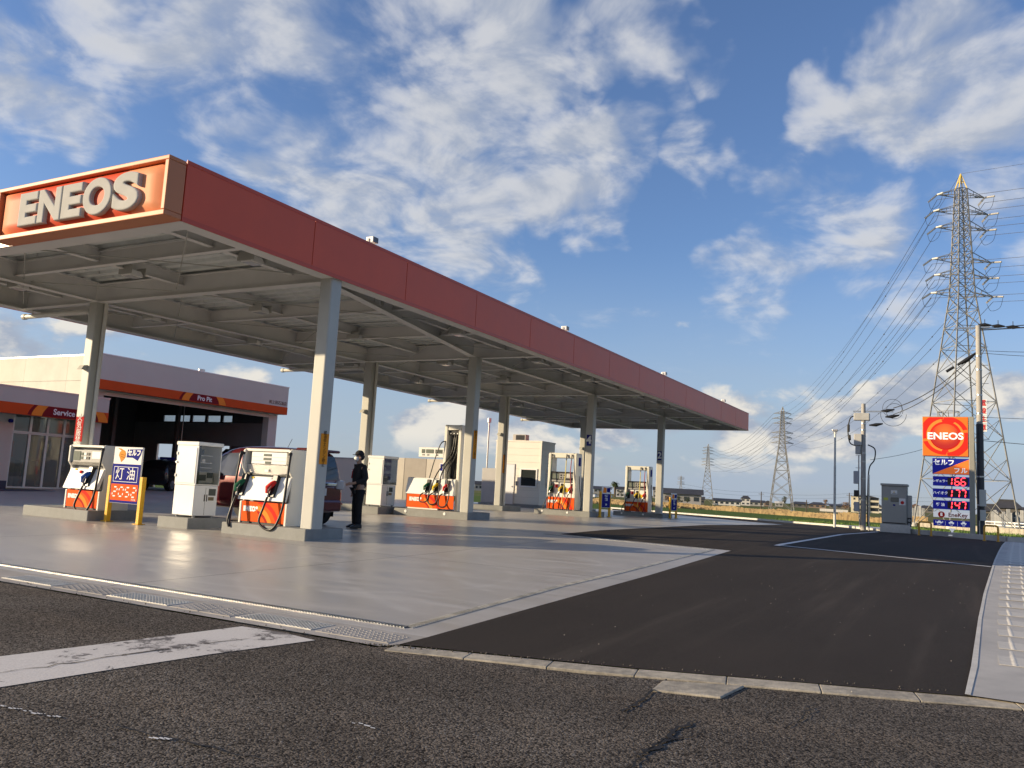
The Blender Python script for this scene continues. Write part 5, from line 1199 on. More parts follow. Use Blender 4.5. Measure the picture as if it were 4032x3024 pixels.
# lamp post
lq = gp(3286, 2076)
lt = thing('lamp_post', 'slim pale grey lamp post with a small flat head at the kerb', 'lamp post', lq)
LH = 5.03
MB().cyl((0, 0, 0), (0, 0, LH*.62), .065, .06, n=14).obj('lower_shaft', M('lamp_post_white', (.62, .62, .58), .4, ns=3., na=.05), lt); MB().cyl((0, 0, LH*.62), (0, 0, LH-.12), .054, .05, n=14).obj('upper_shaft', M('lamp_post_white'), lt)
MB().box(-.12, .12, -.14, .14, LH-.06, LH+.03).obj('head', m_alu, lt, bevel=.02); MB().box(-.02, .02, -.1, .1, LH-.2, LH-.06).obj('bracket', m_alu, lt)
# electrical cubicle on a concrete base
cu = thing('electrical_cubicle', 'grey steel electrical cubicle with warning labels on a concrete plinth', 'cubicle', (42.1, 2.35, zf(42.1)))
m_cub = M('cubicle_grey', (.36, .355, .32), .5, ns=2., na=.05)
MB().box(-.05, .9, -.05, 1.2, -.1, .36).obj('plinth', m_kerbl, cu, bevel=.015)
bo = MB().box(0, .8, .08, 1.14, .40, 2.10).obj('body', m_cub, cu, bevel=.01); MB().box(.02, .78, .1, 1.12, .36, .399).obj('base_frame', m_gryp, cu)
MB().box(-.06, .86, .04, 1.18, 2.10, 2.20).obj('roof', m_cub, cu, bevel=.015)
d_ = MB().box(-.015, 0, .11, 1.11, .45, 2.06).obj('door', m_cub, cu, bevel=.004)
MB().box(-.022, -.016, .42, .76, 1.38, 1.58).obj('window', m_glass, d_, bevel=.004); MB().box(-.019, -.016, .48, .74, 1.72, 1.90).obj('warning_label', m_whiteP, d_); MB().prism([(.575, 1.80), (.645, 1.80), (.61, 1.86)], 'x', -.021, -.019).obj('warning_triangle', m_nyel, d_)
text('lettering', '変電設備', .05, M('print_black', (.03, .025, .02)), d_, (-.021, .61, 1.755), ext=.001)
MB().box(-.019, -.016, .14, .40, 1.25, 1.55).obj('notice', m_whiteP, d_); o = MB(); o.cyl((-.021, .27, 1.36), (-.019, .27, 1.36), .075, n=18); o.obj('notice_emblem', m_nred, d_)
MB().box(-.019, -.016, .86, 1.05, 1.44, 1.56).obj('yellow_label', M('label_yellow', (.55, .58, .08), .5, ns=4., na=.05), d_); MB().box(-.019, -.016, .56, .66, 1.20, 1.27).obj('blue_label', m_pblue, d_)
MB().box(-.024, -.016, .14, 1.08, .41, .445).obj('vent_slot', m_blkp, d_)
sb = MB().box(.05, .6, -.10, .075, .40, 1.70).obj('side_box', m_cub, cu, bevel=.01); MB().box(-.02, .049, -.10, .07, .30, .70).obj('cable_box', m_blkp, cu); 
for z in (.40, .58): MB().cyl((-.03, -.015, z), (-.019, -.015, z), .06, n=14).obj('cable_port', m_gryp, cu)
# yellow hoop guards
def hoop(label, loc, w_=.46, hg=.56):
    t = thing('hoop_guard', label, 'guard rail', loc)
    r_ = .08; pts = [(0, 0, 0), (0, 0, hg-r_)]+[(0, r_-r_*math.cos(R(a)), hg-r_+r_*math.sin(R(a))) for a in (30, 60, 90)]+[(0, w_-r_+r_*math.sin(R(a)), hg-r_+r_*math.cos(R(a))) for a in (0, 30, 60, 90)]+[(0, w_, 0)]
    MB().tube(pts, .038, 10).obj('tube', M('hoop_yellow', (.62, .33, .04), .4, ns=3., na=.08), t)
    for y in (0, w_): MB().cyl((0, y, 0), (0, y, .02), .07, n=12).obj('foot', M('hoop_yellow'), t)
    return t
hoop('yellow tubular hoop guard between the grey cubicle and the price pylon', (39.5, 1.37, zf(39.5)))
hoop('yellow tubular hoop guard beside the paved walkway', (36.6, -.97, zf(36.6)), .45, .58)
# ================================================================== TRANSMISSION TOWERS
m_lat = M('lattice_galvanised', (.27, .265, .25), .6, .1, ns=1., na=.1)
m_laty = M('lattice_yellow', (.70, .50, .10), .5, ns=1., na=.1)
m_ins = M('insulator_porcelain', (.60, .58, .54), .3, ns=4., na=.05)
def pylon_tower(label, base, hgt, bw, rz, thick, arm_rz=0., detail=True, armL=3.):
    t = thing('transmission_tower', label, 'tower', base, 'steel lattice transmission towers', rz)
    wz = [(0, bw), (hgt*.324, bw*.64), (hgt*.648, bw*.25), (hgt*.955, bw*.12), (hgt, .05)]
    def wd_(z): return lerp_tab(z, [a for a, _ in wz], [b for _, b in wz])/2
    C = [(1, 1), (-1, 1), (-1, -1), (1, -1)]
    def P(k, z): s = wd_(z); return Vector((C[k][0]*s, C[k][1]*s, z))
    lv = [0.]; z = 0
    while z < hgt*.955-.3:
        z += max(wd_(z)*2*.72, hgt*.022); lv.append(min(z, hgt*.955))
    lv[-1] = hgt*.955
    for k in range(4):
        mb = MB()
        for a, b in ((0, hgt*.324), (hgt*.324, hgt*.648), (hgt*.648, hgt*.955)): mb.beam(P(k, a), P(k, b), thick*1.7)
        mb.obj('leg', m_lat, t)
        mb = MB(); k2 = (k+1) % 4
        for i in range(len(lv)-1):
            a, b = lv[i], lv[i+1]
            mb.beam(P(k, a), P(k2, b), thick*.8); mb.beam(P(k2, a), P(k, b), thick*.8)
            if i % 2 == 0 or b > hgt*.45: mb.beam(P(k, b), P(k2, b), thick*.8)
            if detail and b < hgt*.35 and i > 0:
                mb.beam((P(k, a)+P(k2, a))/2, (P(k, a)+P(k, b))/2, thick*.6); mb.beam((P(k, a)+P(k2, a))/2, (P(k2, a)+P(k2, b))/2, thick*.6)
        mb.obj('bracing', m_lat, t)
    mb = MB()
    for k in range(4): mb.beam(P(k, hgt*.955), (0, 0, hgt), thick*1.3); mb.beam(P(k, hgt*.955), P((k+1) % 4, hgt*.955), thick*.8); mb.beam(P(k, hgt*.975), P((k+1) % 4, hgt*.975), thick*.8)
    mb.obj('peak', m_laty if detail else m_lat, t)
    tips = []
    for f in (.934, .885, .838, .746, .70, .648):
        z = hgt*f; L = armL*(1.15 if f in (.885, .746, .648) else 1.)
        for s in (-1, 1):
            mb = MB(); s_ = wd_(z); tip = Vector((0, s*(s_+L), z)); 
            for q in (-1, 1):
                mb.beam((q*s_, s*s_, z), tip, thick*.9); mb.beam((q*s_, s*s_, z+hgt*.02), tip, thick*.9)
                for u in (.35, .7):
                    a = Vector((q*s_, s*s_, z)).lerp(tip, u); b = Vector((q*s_, s*s_, z+hgt*.02)).lerp(tip, u); mb.beam(a, b, thick*.6)
                mb.beam(Vector((q*s_, s*s_, z)).lerp(tip, .35), Vector((-q*s_, s*s_, z)).lerp(tip, .7), thick*.6)
            ar = mb.obj('crossarm', m_lat, t); tips.append((s, tip))
            if detail:
                for q in (-1, 1):
                    m_ = MB(); d = Vector((q*1.15, s*.15, -.25)); 
                    for u in range(9): c = tip+d*(u/8+.1); m_.cyl(c, c+d.normalized()*.06, .10, .06, n=8)
                    m_.obj('insulator', m_ins, ar)
                m_ = MB(); m_.tube(chain([tip+Vector((-1.3, s*.15, -.3)), tip+Vector((-.7, s*.2, -1.2)), tip+Vector((.7, s*.2, -1.2)), tip+Vector((1.3, s*.15, -.3))]), .018, 5); m_.obj('jumper', m_cable, ar)
    for k in range(4): MB().cyl(P(k, 0)-Vector((0, 0, .3)), P(k, 0)+Vector((0, 0, .35)), bw*.05, n=10).obj('footing', m_kerbl, t)
    M4 = Matrix.Translation(Vector(base)) @ Matrix.Rotation(rz, 4, 'Z')
    return t, [(s, M4 @ p) for s, p in tips], M4 @ Vector((0, 0, hgt))
D1 = 88.
tb = atD(3800, 2095, D1); tb.z = zfield(tb.x)
top1 = atD(3788, 684, D1)
vaz = math.atan2(tb.y, tb.x)
tw1, tips1, pk1 = pylon_tower('tall steel lattice tower with a yellow peak rising behind the price pylon', tb, top1.z-tb.z, 6.3, vaz+R(30), .06, armL=1.9)
# ladder cage and danger boards on the near tower
hT = top1.z-tb.z
mb = MB()
for k in range(12):
    a = 2*math.pi*k/12; mb.cyl((-1.0+.9*math.cos(a), 2.0+.9*math.sin(a), hT*.275), (-1.0+.9*math.cos(a), 2.0+.9*math.sin(a), hT*.275+1.3), .03, n=5)
for z in (0, .65, 1.3): mb.tube([(-1.0+.9*math.cos(2*math.pi*k/16), 2.0+.9*math.sin(2*math.pi*k/16), hT*.275+z) for k in range(17)], .035, 5)
mb.cyl((-1.0, 2.0, hT*.275-.03), (-1.0, 2.0, hT*.275), .9, n=16); mb.obj('work_cage', m_lat, tw1)
q = atD(3868, 1588, D1-4)
dg_ = thing('danger_board', 'white boards with red characters hung on the near lattice tower', 'sign', q)
for k, ch in enumerate('電線注意'):
    z = -k*.72
    bb = MB().box(-.03, 0, -.32, .32, z-.34, z+.34).obj('board', m_whiteP, dg_); text('lettering', ch, .58, m_nred, bb, (-.04, 0, z), ext=.01, off=.01)
dg_.rotation_euler.z = vaz
D2 = 262.; tb2 = atD(3076, 2003, D2); tb2.z = zfield(tb2.x); top2 = atD(3080, 1602, D2)
line_az = math.atan2(tb2.y-tb.y, tb2.x-tb.x)
tw2, tips2, pk2 = pylon_tower('steel lattice tower standing in the field beyond the lamp post', tb2, top2.z-tb2.z, 6.6, line_az, .13, detail=False, armL=2.1)
D3 = 470.; tb3 = atD(2783, 1985, D3); tb3.z = zfield(tb3.x); top3 = atD(2783, 1748, D3)
tw3, tips3, pk3 = pylon_tower('distant lattice tower rising over the dark warehouse roofs', tb3, top3.z-tb3.z, 6.8, line_az, .17, detail=False, armL=2.3)
D4 = 900.; tb4 = atD(2679, 1975, D4); tb4.z = zfield(tb4.x)
tw4, tips4, pk4 = pylon_tower('faint lattice tower far out on the plain', tb4, 26., 6., line_az, .22, detail=False, armL=3.)
wl = thing('power_line', 'high voltage conductors strung between the lattice towers', 'power line', (0, 0, 0))
nxt = Vector((tb.x-18, tb.y-190, tb.z)); off2 = Vector((-68, -188, 0))
ml = M('conductor', (.10, .10, .11), .4, .6, ns=.5, na=.1)
for (s, p), (s2, p2) in zip(tips1, tips2):
    MB_ = MB(); wire(MB_, p+Vector((0, 0, -.5)), p2+Vector((0, 0, -.5)), 5.5, .022, 24)
    for u in (.12, .3, .5):
        a = (p+Vector((0, 0, -.5))).lerp(p2+Vector((0, 0, -.5)), u)-Vector((0, 0, 5.5*4*u*(1-u))); MB_.ball(a, .09, 6)
    MB_.obj('conductor', ml, wl)
    m_ = MB(); q = p+off2; wire(m_, p+Vector((0, 0, -.5)), q, 4.5, .02, 20); m_.obj('conductor', ml, wl)
m_ = MB(); wire(m_, pk1, pk2, 4., .016, 24); m_.obj('earth_wire', ml, wl); m_ = MB(); wire(m_, pk1, pk1+off2, 4., .014, 20); m_.obj('earth_wire', ml, wl)
for (s, p), (s2, p2) in zip(tips2, tips3): m_ = MB(); wire(m_, p, p2, 6., .035, 16); m_.obj('conductor', ml, wl)
# local cables between the two utility poles and off to the right
ul = thing('service_cable', 'black overhead cables running between the two concrete poles', 'cable', (0, 0, 0))
A_ = Vector((UX, UY, PZ-.1)); B_ = Vector((VX, VY, VZ))
for (za_, zb_, s) in ((8.0, 5.75, .35), (7.75, 5.45, .3)):
    m_ = MB(); wire(m_, A_+Vector((0, .15, za_)), B_+Vector((0, -1.3, zb_)), s, .022, 16); m_.obj('cable', m_cable, ul)
m_ = MB(); m_.tube([A_+Vector((0, .1, 8.05)), A_+Vector((0, .45, 7.75)), A_+Vector((0, .8, 7.55))], [.04, .10, .05], 8); m_.tube([A_+Vector((0, .95, 7.45)), A_+Vector((0, 1.25, 7.25))], .06, 8); m_.obj('cable_joint', m_cable, ul)
for (z, ze, s, r_) in ((UH-.05, UH+1.2, .3, .022), (UH-.1, UH+1.4, .55, .03), (8.15, UH+1.0, 1.5, .012), (8.25, UH+.9, 1.2, .012), (5.35, 5.0, .3, .012), (4.35, 3.2, .3, .016)):
    m_ = MB(); wire(m_, A_+Vector((0, 0, z-.1)), A_+Vector((-5, -22, ze)), s, r_, 20); m_.obj('cable', m_cable, ul)
m_ = MB(); wire(m_, B_+Vector((0, -.3, 3.3)), Vector((60, -.3, 6.4)), .3, .012); m_.obj('cable', m_cable, ul)
# ================================================================== FAR LAND: HOUSES, TREES, REEDS
m_roofd = M('roof_tile_dark', (.055, .055, .06), .5, ns=.8, na=.2)
m_roofb = M('roof_tile_brown', (.12, .075, .06), .6, ns=.8, na=.2)
m_hw = M('house_wall_white', (.62, .60, .55), .7, ns=.5, na=.08); m_hc = M('house_wall_cream', (.62, .56, .42), .7, ns=.5, na=.06); m_hb = M('house_wall_brown', (.22, .16, .12), .7, ns=.5, na=.15); m_hg = M('house_wall_grey', (.36, .35, .33), .7, ns=.5, na=.1); m_hd = M('house_wall_dark', (.12, .11, .10), .7, ns=.5, na=.15)
m_hwin = M('house_window', (.04, .05, .06), .1, ns=.5, na=.1)
def house(label, x0, x1, ytop, ybase, wall, roof, style='gable', nw=3, storeys=1, dist=None, dep=.8, rot=0., cat='house', name='house'):
    xm = (x0+x1)/2
    b = gf(xm, ybase) if dist is None else atD(xm, ybase, dist)
    if b is None: b = atD(xm, ybase, 450)
    D = math.hypot(b.x, b.y); sc = D/F/1.0
    wd_ = (x1-x0)*sc; hg = (ybase-ytop)*sc
    az = math.atan2(b.y, b.x)
    t = thing(name, label, cat, b, 'houses along the far side of the fields', az+R(rot))
    hr = hg*(.34 if storeys == 1 else .26) if style != 'flat' else hg*.06
    hw = hg-hr; dp = max(3., wd_*dep)
    wl_ = MB().box(0, dp, -wd_/2, wd_/2, -.6, hw).obj('wall', wall, t)
    e = wd_*.05+.25
    if style == 'gable':
        mb = MB(); mb.add([(-e, -wd_/2-e, hw-.1), (-e, wd_/2+e, hw-.1), (dp/2, wd_/2+e, hg), (dp/2, -wd_/2-e, hg), (dp+e, -wd_/2-e, hw-.1), (dp+e, wd_/2+e, hw-.1)], [(0, 1, 2, 3), (3, 2, 5, 4), (0, 3, 4), (1, 5, 2), (0, 4, 5, 1)]); mb.obj('roof', roof, t)
    elif style == 'end':
        mb = MB(); mb.add([(-e, -wd_/2-e, hw-.1), (-e, wd_/2+e, hw-.1), (-e, 0, hg), (dp+e, -wd_/2-e, hw-.1), (dp+e, wd_/2+e, hw-.1), (dp+e, 0, hg)], [(0, 1, 2), (3, 5, 4), (0, 2, 5, 3), (1, 4, 5, 2), (0, 3, 4, 1)]); mb.obj('roof', roof, t)
    elif style == 'hip':
        mb = MB(); r_ = wd_*.28; mb.add([(-e, -wd_/2-e, hw-.1), (-e, wd_/2+e, hw-.1), (dp+e, wd_/2+e, hw-.1), (dp+e, -wd_/2-e, hw-.1), (dp/2, -r_, hg), (dp/2, r_, hg)], [(0, 1, 5, 4), (2, 3, 4, 5), (0, 4, 3), (1, 2, 5), (0, 3, 2, 1)]); mb.obj('roof', roof, t)
        MB().box(dp/2-.15, dp/2+.15, -r_, r_, hg-.05, hg+.2).obj('ridge', roof, t)
    else: MB().box(-.2, dp+.2, -wd_/2-.2, wd_/2+.2, hw, hg).obj('roof', roof, t)
    for s in range(storeys):
        z0 = hw*(s+.35)/storeys; z1 = hw*(s+.75)/storeys
        for k in range(nw):
            yc = -wd_/2+wd_*(k+.5)/nw; ww = wd_/nw*.27
            wn = MB().box(-.06, -.02, yc-ww, yc+ww, z0, z1).obj('window', m_hwin, wl_)
            MB().box(-.08, -.0, yc-ww-.08, yc+ww+.08, z0-.1, z0-.005).obj('sill', m_alu, wn)
    return t
def H7(label, a, b, top, base, *r, **k): x0, y0 = c7(a, top); x1, y1 = c7(b, base); return house(label, x0, x1, y0, y1, *r, **k)
H7('long low white building with five windows under a dark roof', 30, 245, 364, 420, m_hw, m_roofd, nw=5, dep=.5)
H7('two-storey white house with a dark tiled hip roof by the long low building', 262, 336, 343, 421, m_hw, m_roofd, style='hip', nw=2, storeys=2)
H7('low dark-roofed wing adjoining the two-storey white house', 330, 455, 377, 425, m_hg, m_roofd, style='gable', nw=3)
H7('small brown house with a dark gable beside the field tower', 458, 530, 380, 428, m_hb, m_roofd, style='end', nw=1)
H7('small house with a pale roof under the field tower', 560, 622, 388, 430, m_hg, m_hw, nw=2)
H7('dark timber house among bushes right of the field tower', 700, 842, 393, 440, m_hd, m_roofd, style='hip', nw=3)
H7('broad brown house with a low dark roof near the bare tree', 862, 990, 398, 446, m_hb, m_roofd, style='hip', nw=3)
H7('low dark house behind the long white fence', 1040, 1190, 413, 450, m_hd, m_roofd, nw=3)
H7('small white house with a steep gable beside the apartment block', 1442, 1492, 418, 486, m_hw, m_roofd, style='end', nw=1)
H7('brown gabled house half hidden by the grey cubicle', 1745, 1812, 412, 466, m_hb, m_roofb, style='end', nw=1)
H7('dark tiled house behind the gravestones by the near tower', 1825, 1925, 430, 486, m_hd, m_roofd, style='hip', nw=2)
def H5(label, a, b, top, base, *r, **k): x0, y0 = c5(a, top); x1, y1 = c5(b, base); return house(label, x0, x1, y0, y1, *r, **k)
H5('grey two-storey house seen between the far pumps', 745, 890, 698, 792, m_hg, m_roofd, nw=4, storeys=2)
H5('pale house beside the palm tree', 940, 1012, 700, 790, m_hw, m_roofd, style='gable', nw=2, storeys=2)
H5('brown house seen past the number two column', 1262, 1312, 703, 800, m_hg, m_roofd, nw=1, storeys=2)
wh = H5('big grey warehouse with a low dark roof and shrubs in front', 1355, 1672, 722, 852, m_hg, m_roofd, nw=4, dep=.5, cat='warehouse', name='warehouse')
H5('small lean-to shed at the end of the grey warehouse', 1676, 1708, 790, 856, m_hd, m_roofd, nw=1)
def H4(label, a, b, top, base, *r, **k): x0, y0 = c4(a, top); x1, y1 = c4(b, base); return house(label, x0, x1, y0, y1, *r, **k)
H4('grey-roofed house seen between the hose tower and the booth', 1036, 1136, 652, 735, m_hg, m_roofd, nw=3)
def H6(label, a, b, top, base, *r, **k): x0, y0 = c6(a, top); x1, y1 = c6(b, base); return house(label, x0, x1, y0, y1, *r, **k)
H6('large dark house with a heavy tiled roof behind the near tower legs', 2005, 2165, 944, 1085, m_hd, m_roofd, style='hip', nw=3, dist=190)
H6('dark outbuilding between the pylon post and the heavy roofed house', 1895, 2012, 972, 1085, m_hd, m_roofd, style='hip', nw=2, dist=185)
H6('grey shed beyond the heavy roofed house', 2168, 2300, 990, 1085, m_hg, m_roofd, nw=2, dist=200)
# apartment block
x0, yb_ = c7(1237, 490); x1, yt_ = c7(1442, 356)
b = gf((x0+x1)/2, yb_-2); D = math.hypot(b.x, b.y); sc = D/F; wd_ = (x1-x0)*sc; hg = (yb_-yt_)*sc
ap = thing('apartment_block', 'three-storey cream apartment block with shaded balconies behind the service pole', 'building', b, 'houses along the far side of the fields', math.atan2(b.y, b.x))
wl_ = MB().box(0, 8, -wd_/2*.35, wd_/2, -.6, hg*.96).obj('wall', m_hc, ap); MB().box(1.5, 8, -wd_/2, -wd_/2*.35, -.6, hg*.9).obj('wing', m_hc, ap)
MB().prism([(-wd_/2-.3, hg*.90), (wd_/2+.3, hg*.95), (wd_*.2, hg*1.03), (-wd_*.2, hg*1.02)], 'x', -.4, 8.3).obj('roof', m_roofd, ap)
for s in range(3):
    z = hg*.96*s/3
    for k in range(3):
        yc = wd_/2-wd_*.12-k*wd_*.2; MB().box(-.06, -.01, yc-.5, yc+.5, z+hg*.11, z+hg*.22).obj('window', m_hwin, wl_)
    bal = MB().box(.2, 1.5, -wd_/2, -wd_/2*.36, z+.1, z+hg*.12).obj('balcony', m_hc, ap); MB().box(1.42, 1.49, -wd_/2+.3, -wd_/2*.4, z+hg*.125, z+hg*.29).obj('balcony_opening', m_hwin, ap)
x0, yb_ = c7(945, 470); x1, _ = c7(1192, 475)
a = gf(x0, yb_); b = gf(x1, yb_+2); b = b*(math.hypot(a.x, a.y)/math.hypot(b.x, b.y)); b.z = a.z
wf = thing('field_fence', 'long low white panel fence in front of the far houses', 'fence', a)
d = b-a; n_ = 12
for k in range(n_):
    p, q = d*(k/n_), d*((k+1)/n_); p = p+(q-p)*.03
    MB().add([(p.x, p.y, .0), (q.x, q.y, .0), (q.x, q.y, 1.25), (p.x, p.y, 1.25), (p.x+.1, p.y, 0), (q.x+.1, q.y, 0), (q.x+.1, q.y, 1.25), (p.x+.1, p.y, 1.25)], [(0, 1, 2, 3), (7, 6, 5, 4), (3, 2, 6, 7), (0, 3, 7, 4), (1, 5, 6, 2)]).obj('panel', m_hw, wf)
# trees
m_leafs = [M('leaf_dark', (.028, .04, .016), .8, ns=1., na=.4), M('leaf_mid', (.05, .07, .022), .8, ns=1., na=.4), M('twig_brown', (.16, .10, .06), .8, ns=1., na=.3)]
m_bark = M('bark', (.09, .07, .05), .9, ns=3., na=.3)
def tree(label, px, ytop, ybase, wpx, leaf, dist=None, n=320, name='tree'):
    b = gf(px, ybase) if dist is None else atD(px, ybase, dist)
    b.z = zfield(b.x); D = math.hypot(b.x, b.y); hg = (ybase-ytop)*D/F; wd_ = wpx*D/F
    t = thing(name, label, 'tree', b, 'trees along the far side of the fields')
    mb = MB(); mb.cyl((0, 0, -.3), (0, 0, hg*.55), hg*.035, hg*.015, n=6)
    for k in range(5): a = random.uniform(0, 6.28); mb.cyl((0, 0, hg*random.uniform(.25, .5)), (math.cos(a)*wd_*.3, math.sin(a)*wd_*.3, hg*random.uniform(.55, .85)), hg*.015, hg*.006, n=5)
    mb.obj('trunk', m_bark, t)
    cl = [(Vector((random.gauss(0, .2)*wd_, random.gauss(0, .2)*wd_, hg*random.uniform(.35, .85))), random.uniform(.18, .32)) for _ in range(9)]
    mb = MB()
    for k in range(n):
        c, r_ = random.choice(cl); v = Vector((random.gauss(0, 1), random.gauss(0, 1), random.gauss(0, .8))).normalized()*random.random()**.4
        p = c+Vector((v.x*wd_*r_, v.y*wd_*r_, v.z*hg*r_*.7)); s = hg*random.uniform(.025, .06)
        u = Vector((random.gauss(0, 1), random.gauss(0, 1), random.gauss(0, 1))).normalized(); w2_ = u.orthogonal().normalized()
        mb.poly([p+u*s, p+w2_*s*.7, p-u*s, p-w2_*s*.7])
    mb.obj('crown', m_leafs[leaf], t); return t
def T7(l, x, top, base, wpx, leaf, **k): a, y0 = c7(x, top); _, y1 = c7(x, base); return tree(l, a, y0, y1, wpx/2.212, leaf, **k)
T7('dark evergreen between the legs of the field tower', 637, 334, 425, 55, 0); T7('bare reddish tree beside the broad brown house', 1007, 370, 446, 48, 2)
T7('dark bush left of the timber house', 690, 398, 436, 50, 0, n=200); T7('bushy tree right of the timber house', 850, 400, 444, 40, 1, n=200); T7('brown tree at the left corner of the apartment block', 1172, 388, 470, 70, 2)
T7('dark tree rising behind the low house and fence', 1120, 402, 448, 60, 0, n=200); T7('low dark hedge tree by the small brown house', 500, 400, 432, 60, 0, n=200); T7('round dark tree behind the gravestones', 1860, 425, 480, 60, 0)
def T5(l, x, top, base, wpx, leaf, **k): a, y0 = c5(x, top); _, y1 = c5(x, base); return tree(l, a, y0, y1, wpx/2.212, leaf, **k)
T5('dark shrub at the left end of the warehouse', 1400, 770, 856, 90, 2); T5('dark shrub against the middle of the warehouse', 1480, 775, 858, 110, 0); T5('dark shrub near the right end of the warehouse', 1560, 790, 858, 90, 0); T5('pointed evergreen in front of the warehouse', 1590, 765, 856, 26, 1, n=180)
T5('dark garden tree beside the pale house', 985, 735, 800, 60, 0); T5('small garden tree left of the palm', 860, 745, 795, 40, 1, n=160); T5('shrub beside the grey two-storey house', 765, 745, 792, 40, 0, n=160)
# palm
a_, y0 = c5(930, 640); _, y1 = c5(930, 790); b = gf(a_, y1); D = math.hypot(b.x, b.y); hg = (y1-y0)*D/F
pt_ = thing('palm_tree', 'thick palm tree with a drooping round crown beside the pale house', 'tree', b)
MB().cyl((0, 0, -.3), (0, 0, hg*.78), hg*.055, hg*.07, n=9).obj('trunk', m_bark, pt_)
for k in range(46):
    a = random.uniform(0, 6.283); el = random.uniform(-.5, 1.1); L = hg*random.uniform(.24, .32); mb = MB(); o_ = Vector((0, 0, hg*.78)); pts = []
    for i in range(6):
        u = i/5; pts.append(o_+Vector((math.cos(a)*L*u*math.cos(el*(1-u*.3)), math.sin(a)*L*u*math.cos(el*(1-u*.3)), L*(math.sin(el)*u-.55*u*u))))
    s = Vector((-math.sin(a), math.cos(a), 0))*L*.10
    for i in range(5):
        w0 = .3+1.2*math.sin(math.pi*min(1, (i+.3)/5.2)); w1 = .3+1.2*math.sin(math.pi*min(1, (i+1.3)/5.2)) if i < 4 else .1
        mb.add([pts[i]-s*w0, pts[i], pts[i+1], pts[i+1]-s*w1], [(0, 1, 2, 3)]); mb.add([pts[i]+s*w0-Vector((0, 0, L*.05)), pts[i], pts[i+1], pts[i+1]+s*w1-Vector((0, 0, L*.05))], [(0, 1, 2, 3)])
    mb.obj('frond', m_leafs[1], pt_)
# dry reeds band and grass
rd = MB(); RB = []
for k in range(45):
    x = 2280+k*31.; RB.append(gf(x, 1919.06+(x-2000)*.05435+45.5+max(0, x-2800)*.022))
for k in range(13000):
    u = random.uniform(0, 43.99); i_ = int(u); p = RB[i_].lerp(RB[i_+1], u-i_)*random.uniform(1., 1.09); p.z = zfield(p.x)
    n_ = math.sin(p.x*.31+p.y*.17)+math.sin(p.y*.53)*.7; hgt = random.uniform(.25, .75)*(1+.3*n_)
    s = random.uniform(.10, .3); tl = random.uniform(-.25, .25)
    rd.add([p+Vector((0, -s, 0)), p+Vector((0, s, 0)), p+Vector((0, s*.6+tl, hgt)), p+Vector((0, -s*.6+tl, hgt*.9))], [(0, 1, 2, 3)], random.choice((0, 0, 1)))
tag(rd.obj('dry_reeds', [M('reed_straw', (.46, .33, .16), .9, ns=.3, na=.3), M('reed_brown', (.30, .21, .11), .9, ns=.3, na=.3)]), 'band of dry straw-coloured reeds across the green field', 'reeds', kind='stuff')
gr = MB()
for k in range(9000):
    x = random.uniform(41, 75); y = random.uniform(-12, 14)
    lim = lerp_tab(x, [38, 41, 43.5, 49, 55, 64], [-1, 1.1, 3.2, 6.3, 13.2, 25])
    if y > lim-.3: continue
    s = random.uniform(.02, .05); h_ = random.uniform(.06, .22); p = Vector((x, y, zfield(x)-.02)); a = random.uniform(0, 3.14); u = Vector((math.cos(a), math.sin(a), 0))*s
    gr.add([p-u, p+u, p+Vector((random.uniform(-.06, .06), random.uniform(-.06, .06), h_))], [(0, 1, 2)])
tag(gr.obj('grass_tufts', M('grass_blade', (.10, .16, .03), .9, ns=.5, na=.4)), 'short green grass growing behind the kerb', 'grass', kind='stuff')
# gravestones
gi = 0
for k in range(34):
    x = random.choice((random.uniform(3555, 3640), random.uniform(3905, 4050), random.uniform(3905, 4050))); hor = 1919.06+(x-2000)*.05435
    d = random.uniform(125, 165); p = atD(x, hor+40, d); p.z = zfield(p.x); az = math.atan2(p.y, p.x)
    t = thing('gravestone', 'upright pale grey gravestone on stepped plinth in the small cemetery by the near tower', 'gravestone', p, 'gravestones in the small cemetery', az+random.uniform(-.2, .2))
    h_ = random.uniform(1.1, 2.2); m_ = M('gravestone_granite', (.36, .36, .35), .5, ns=2., na=.2)
    MB().box(-.6, .6, -.6, .6, -.2, .35).obj('plinth', m_, t, bevel=.03); MB().box(-.35, .35, -.35, .35, .35, .6).obj('step', m_, t); MB().box(-.18, .18, -.2, .2, .6, .6+h_).obj('stone', m_, t, bevel=.03)
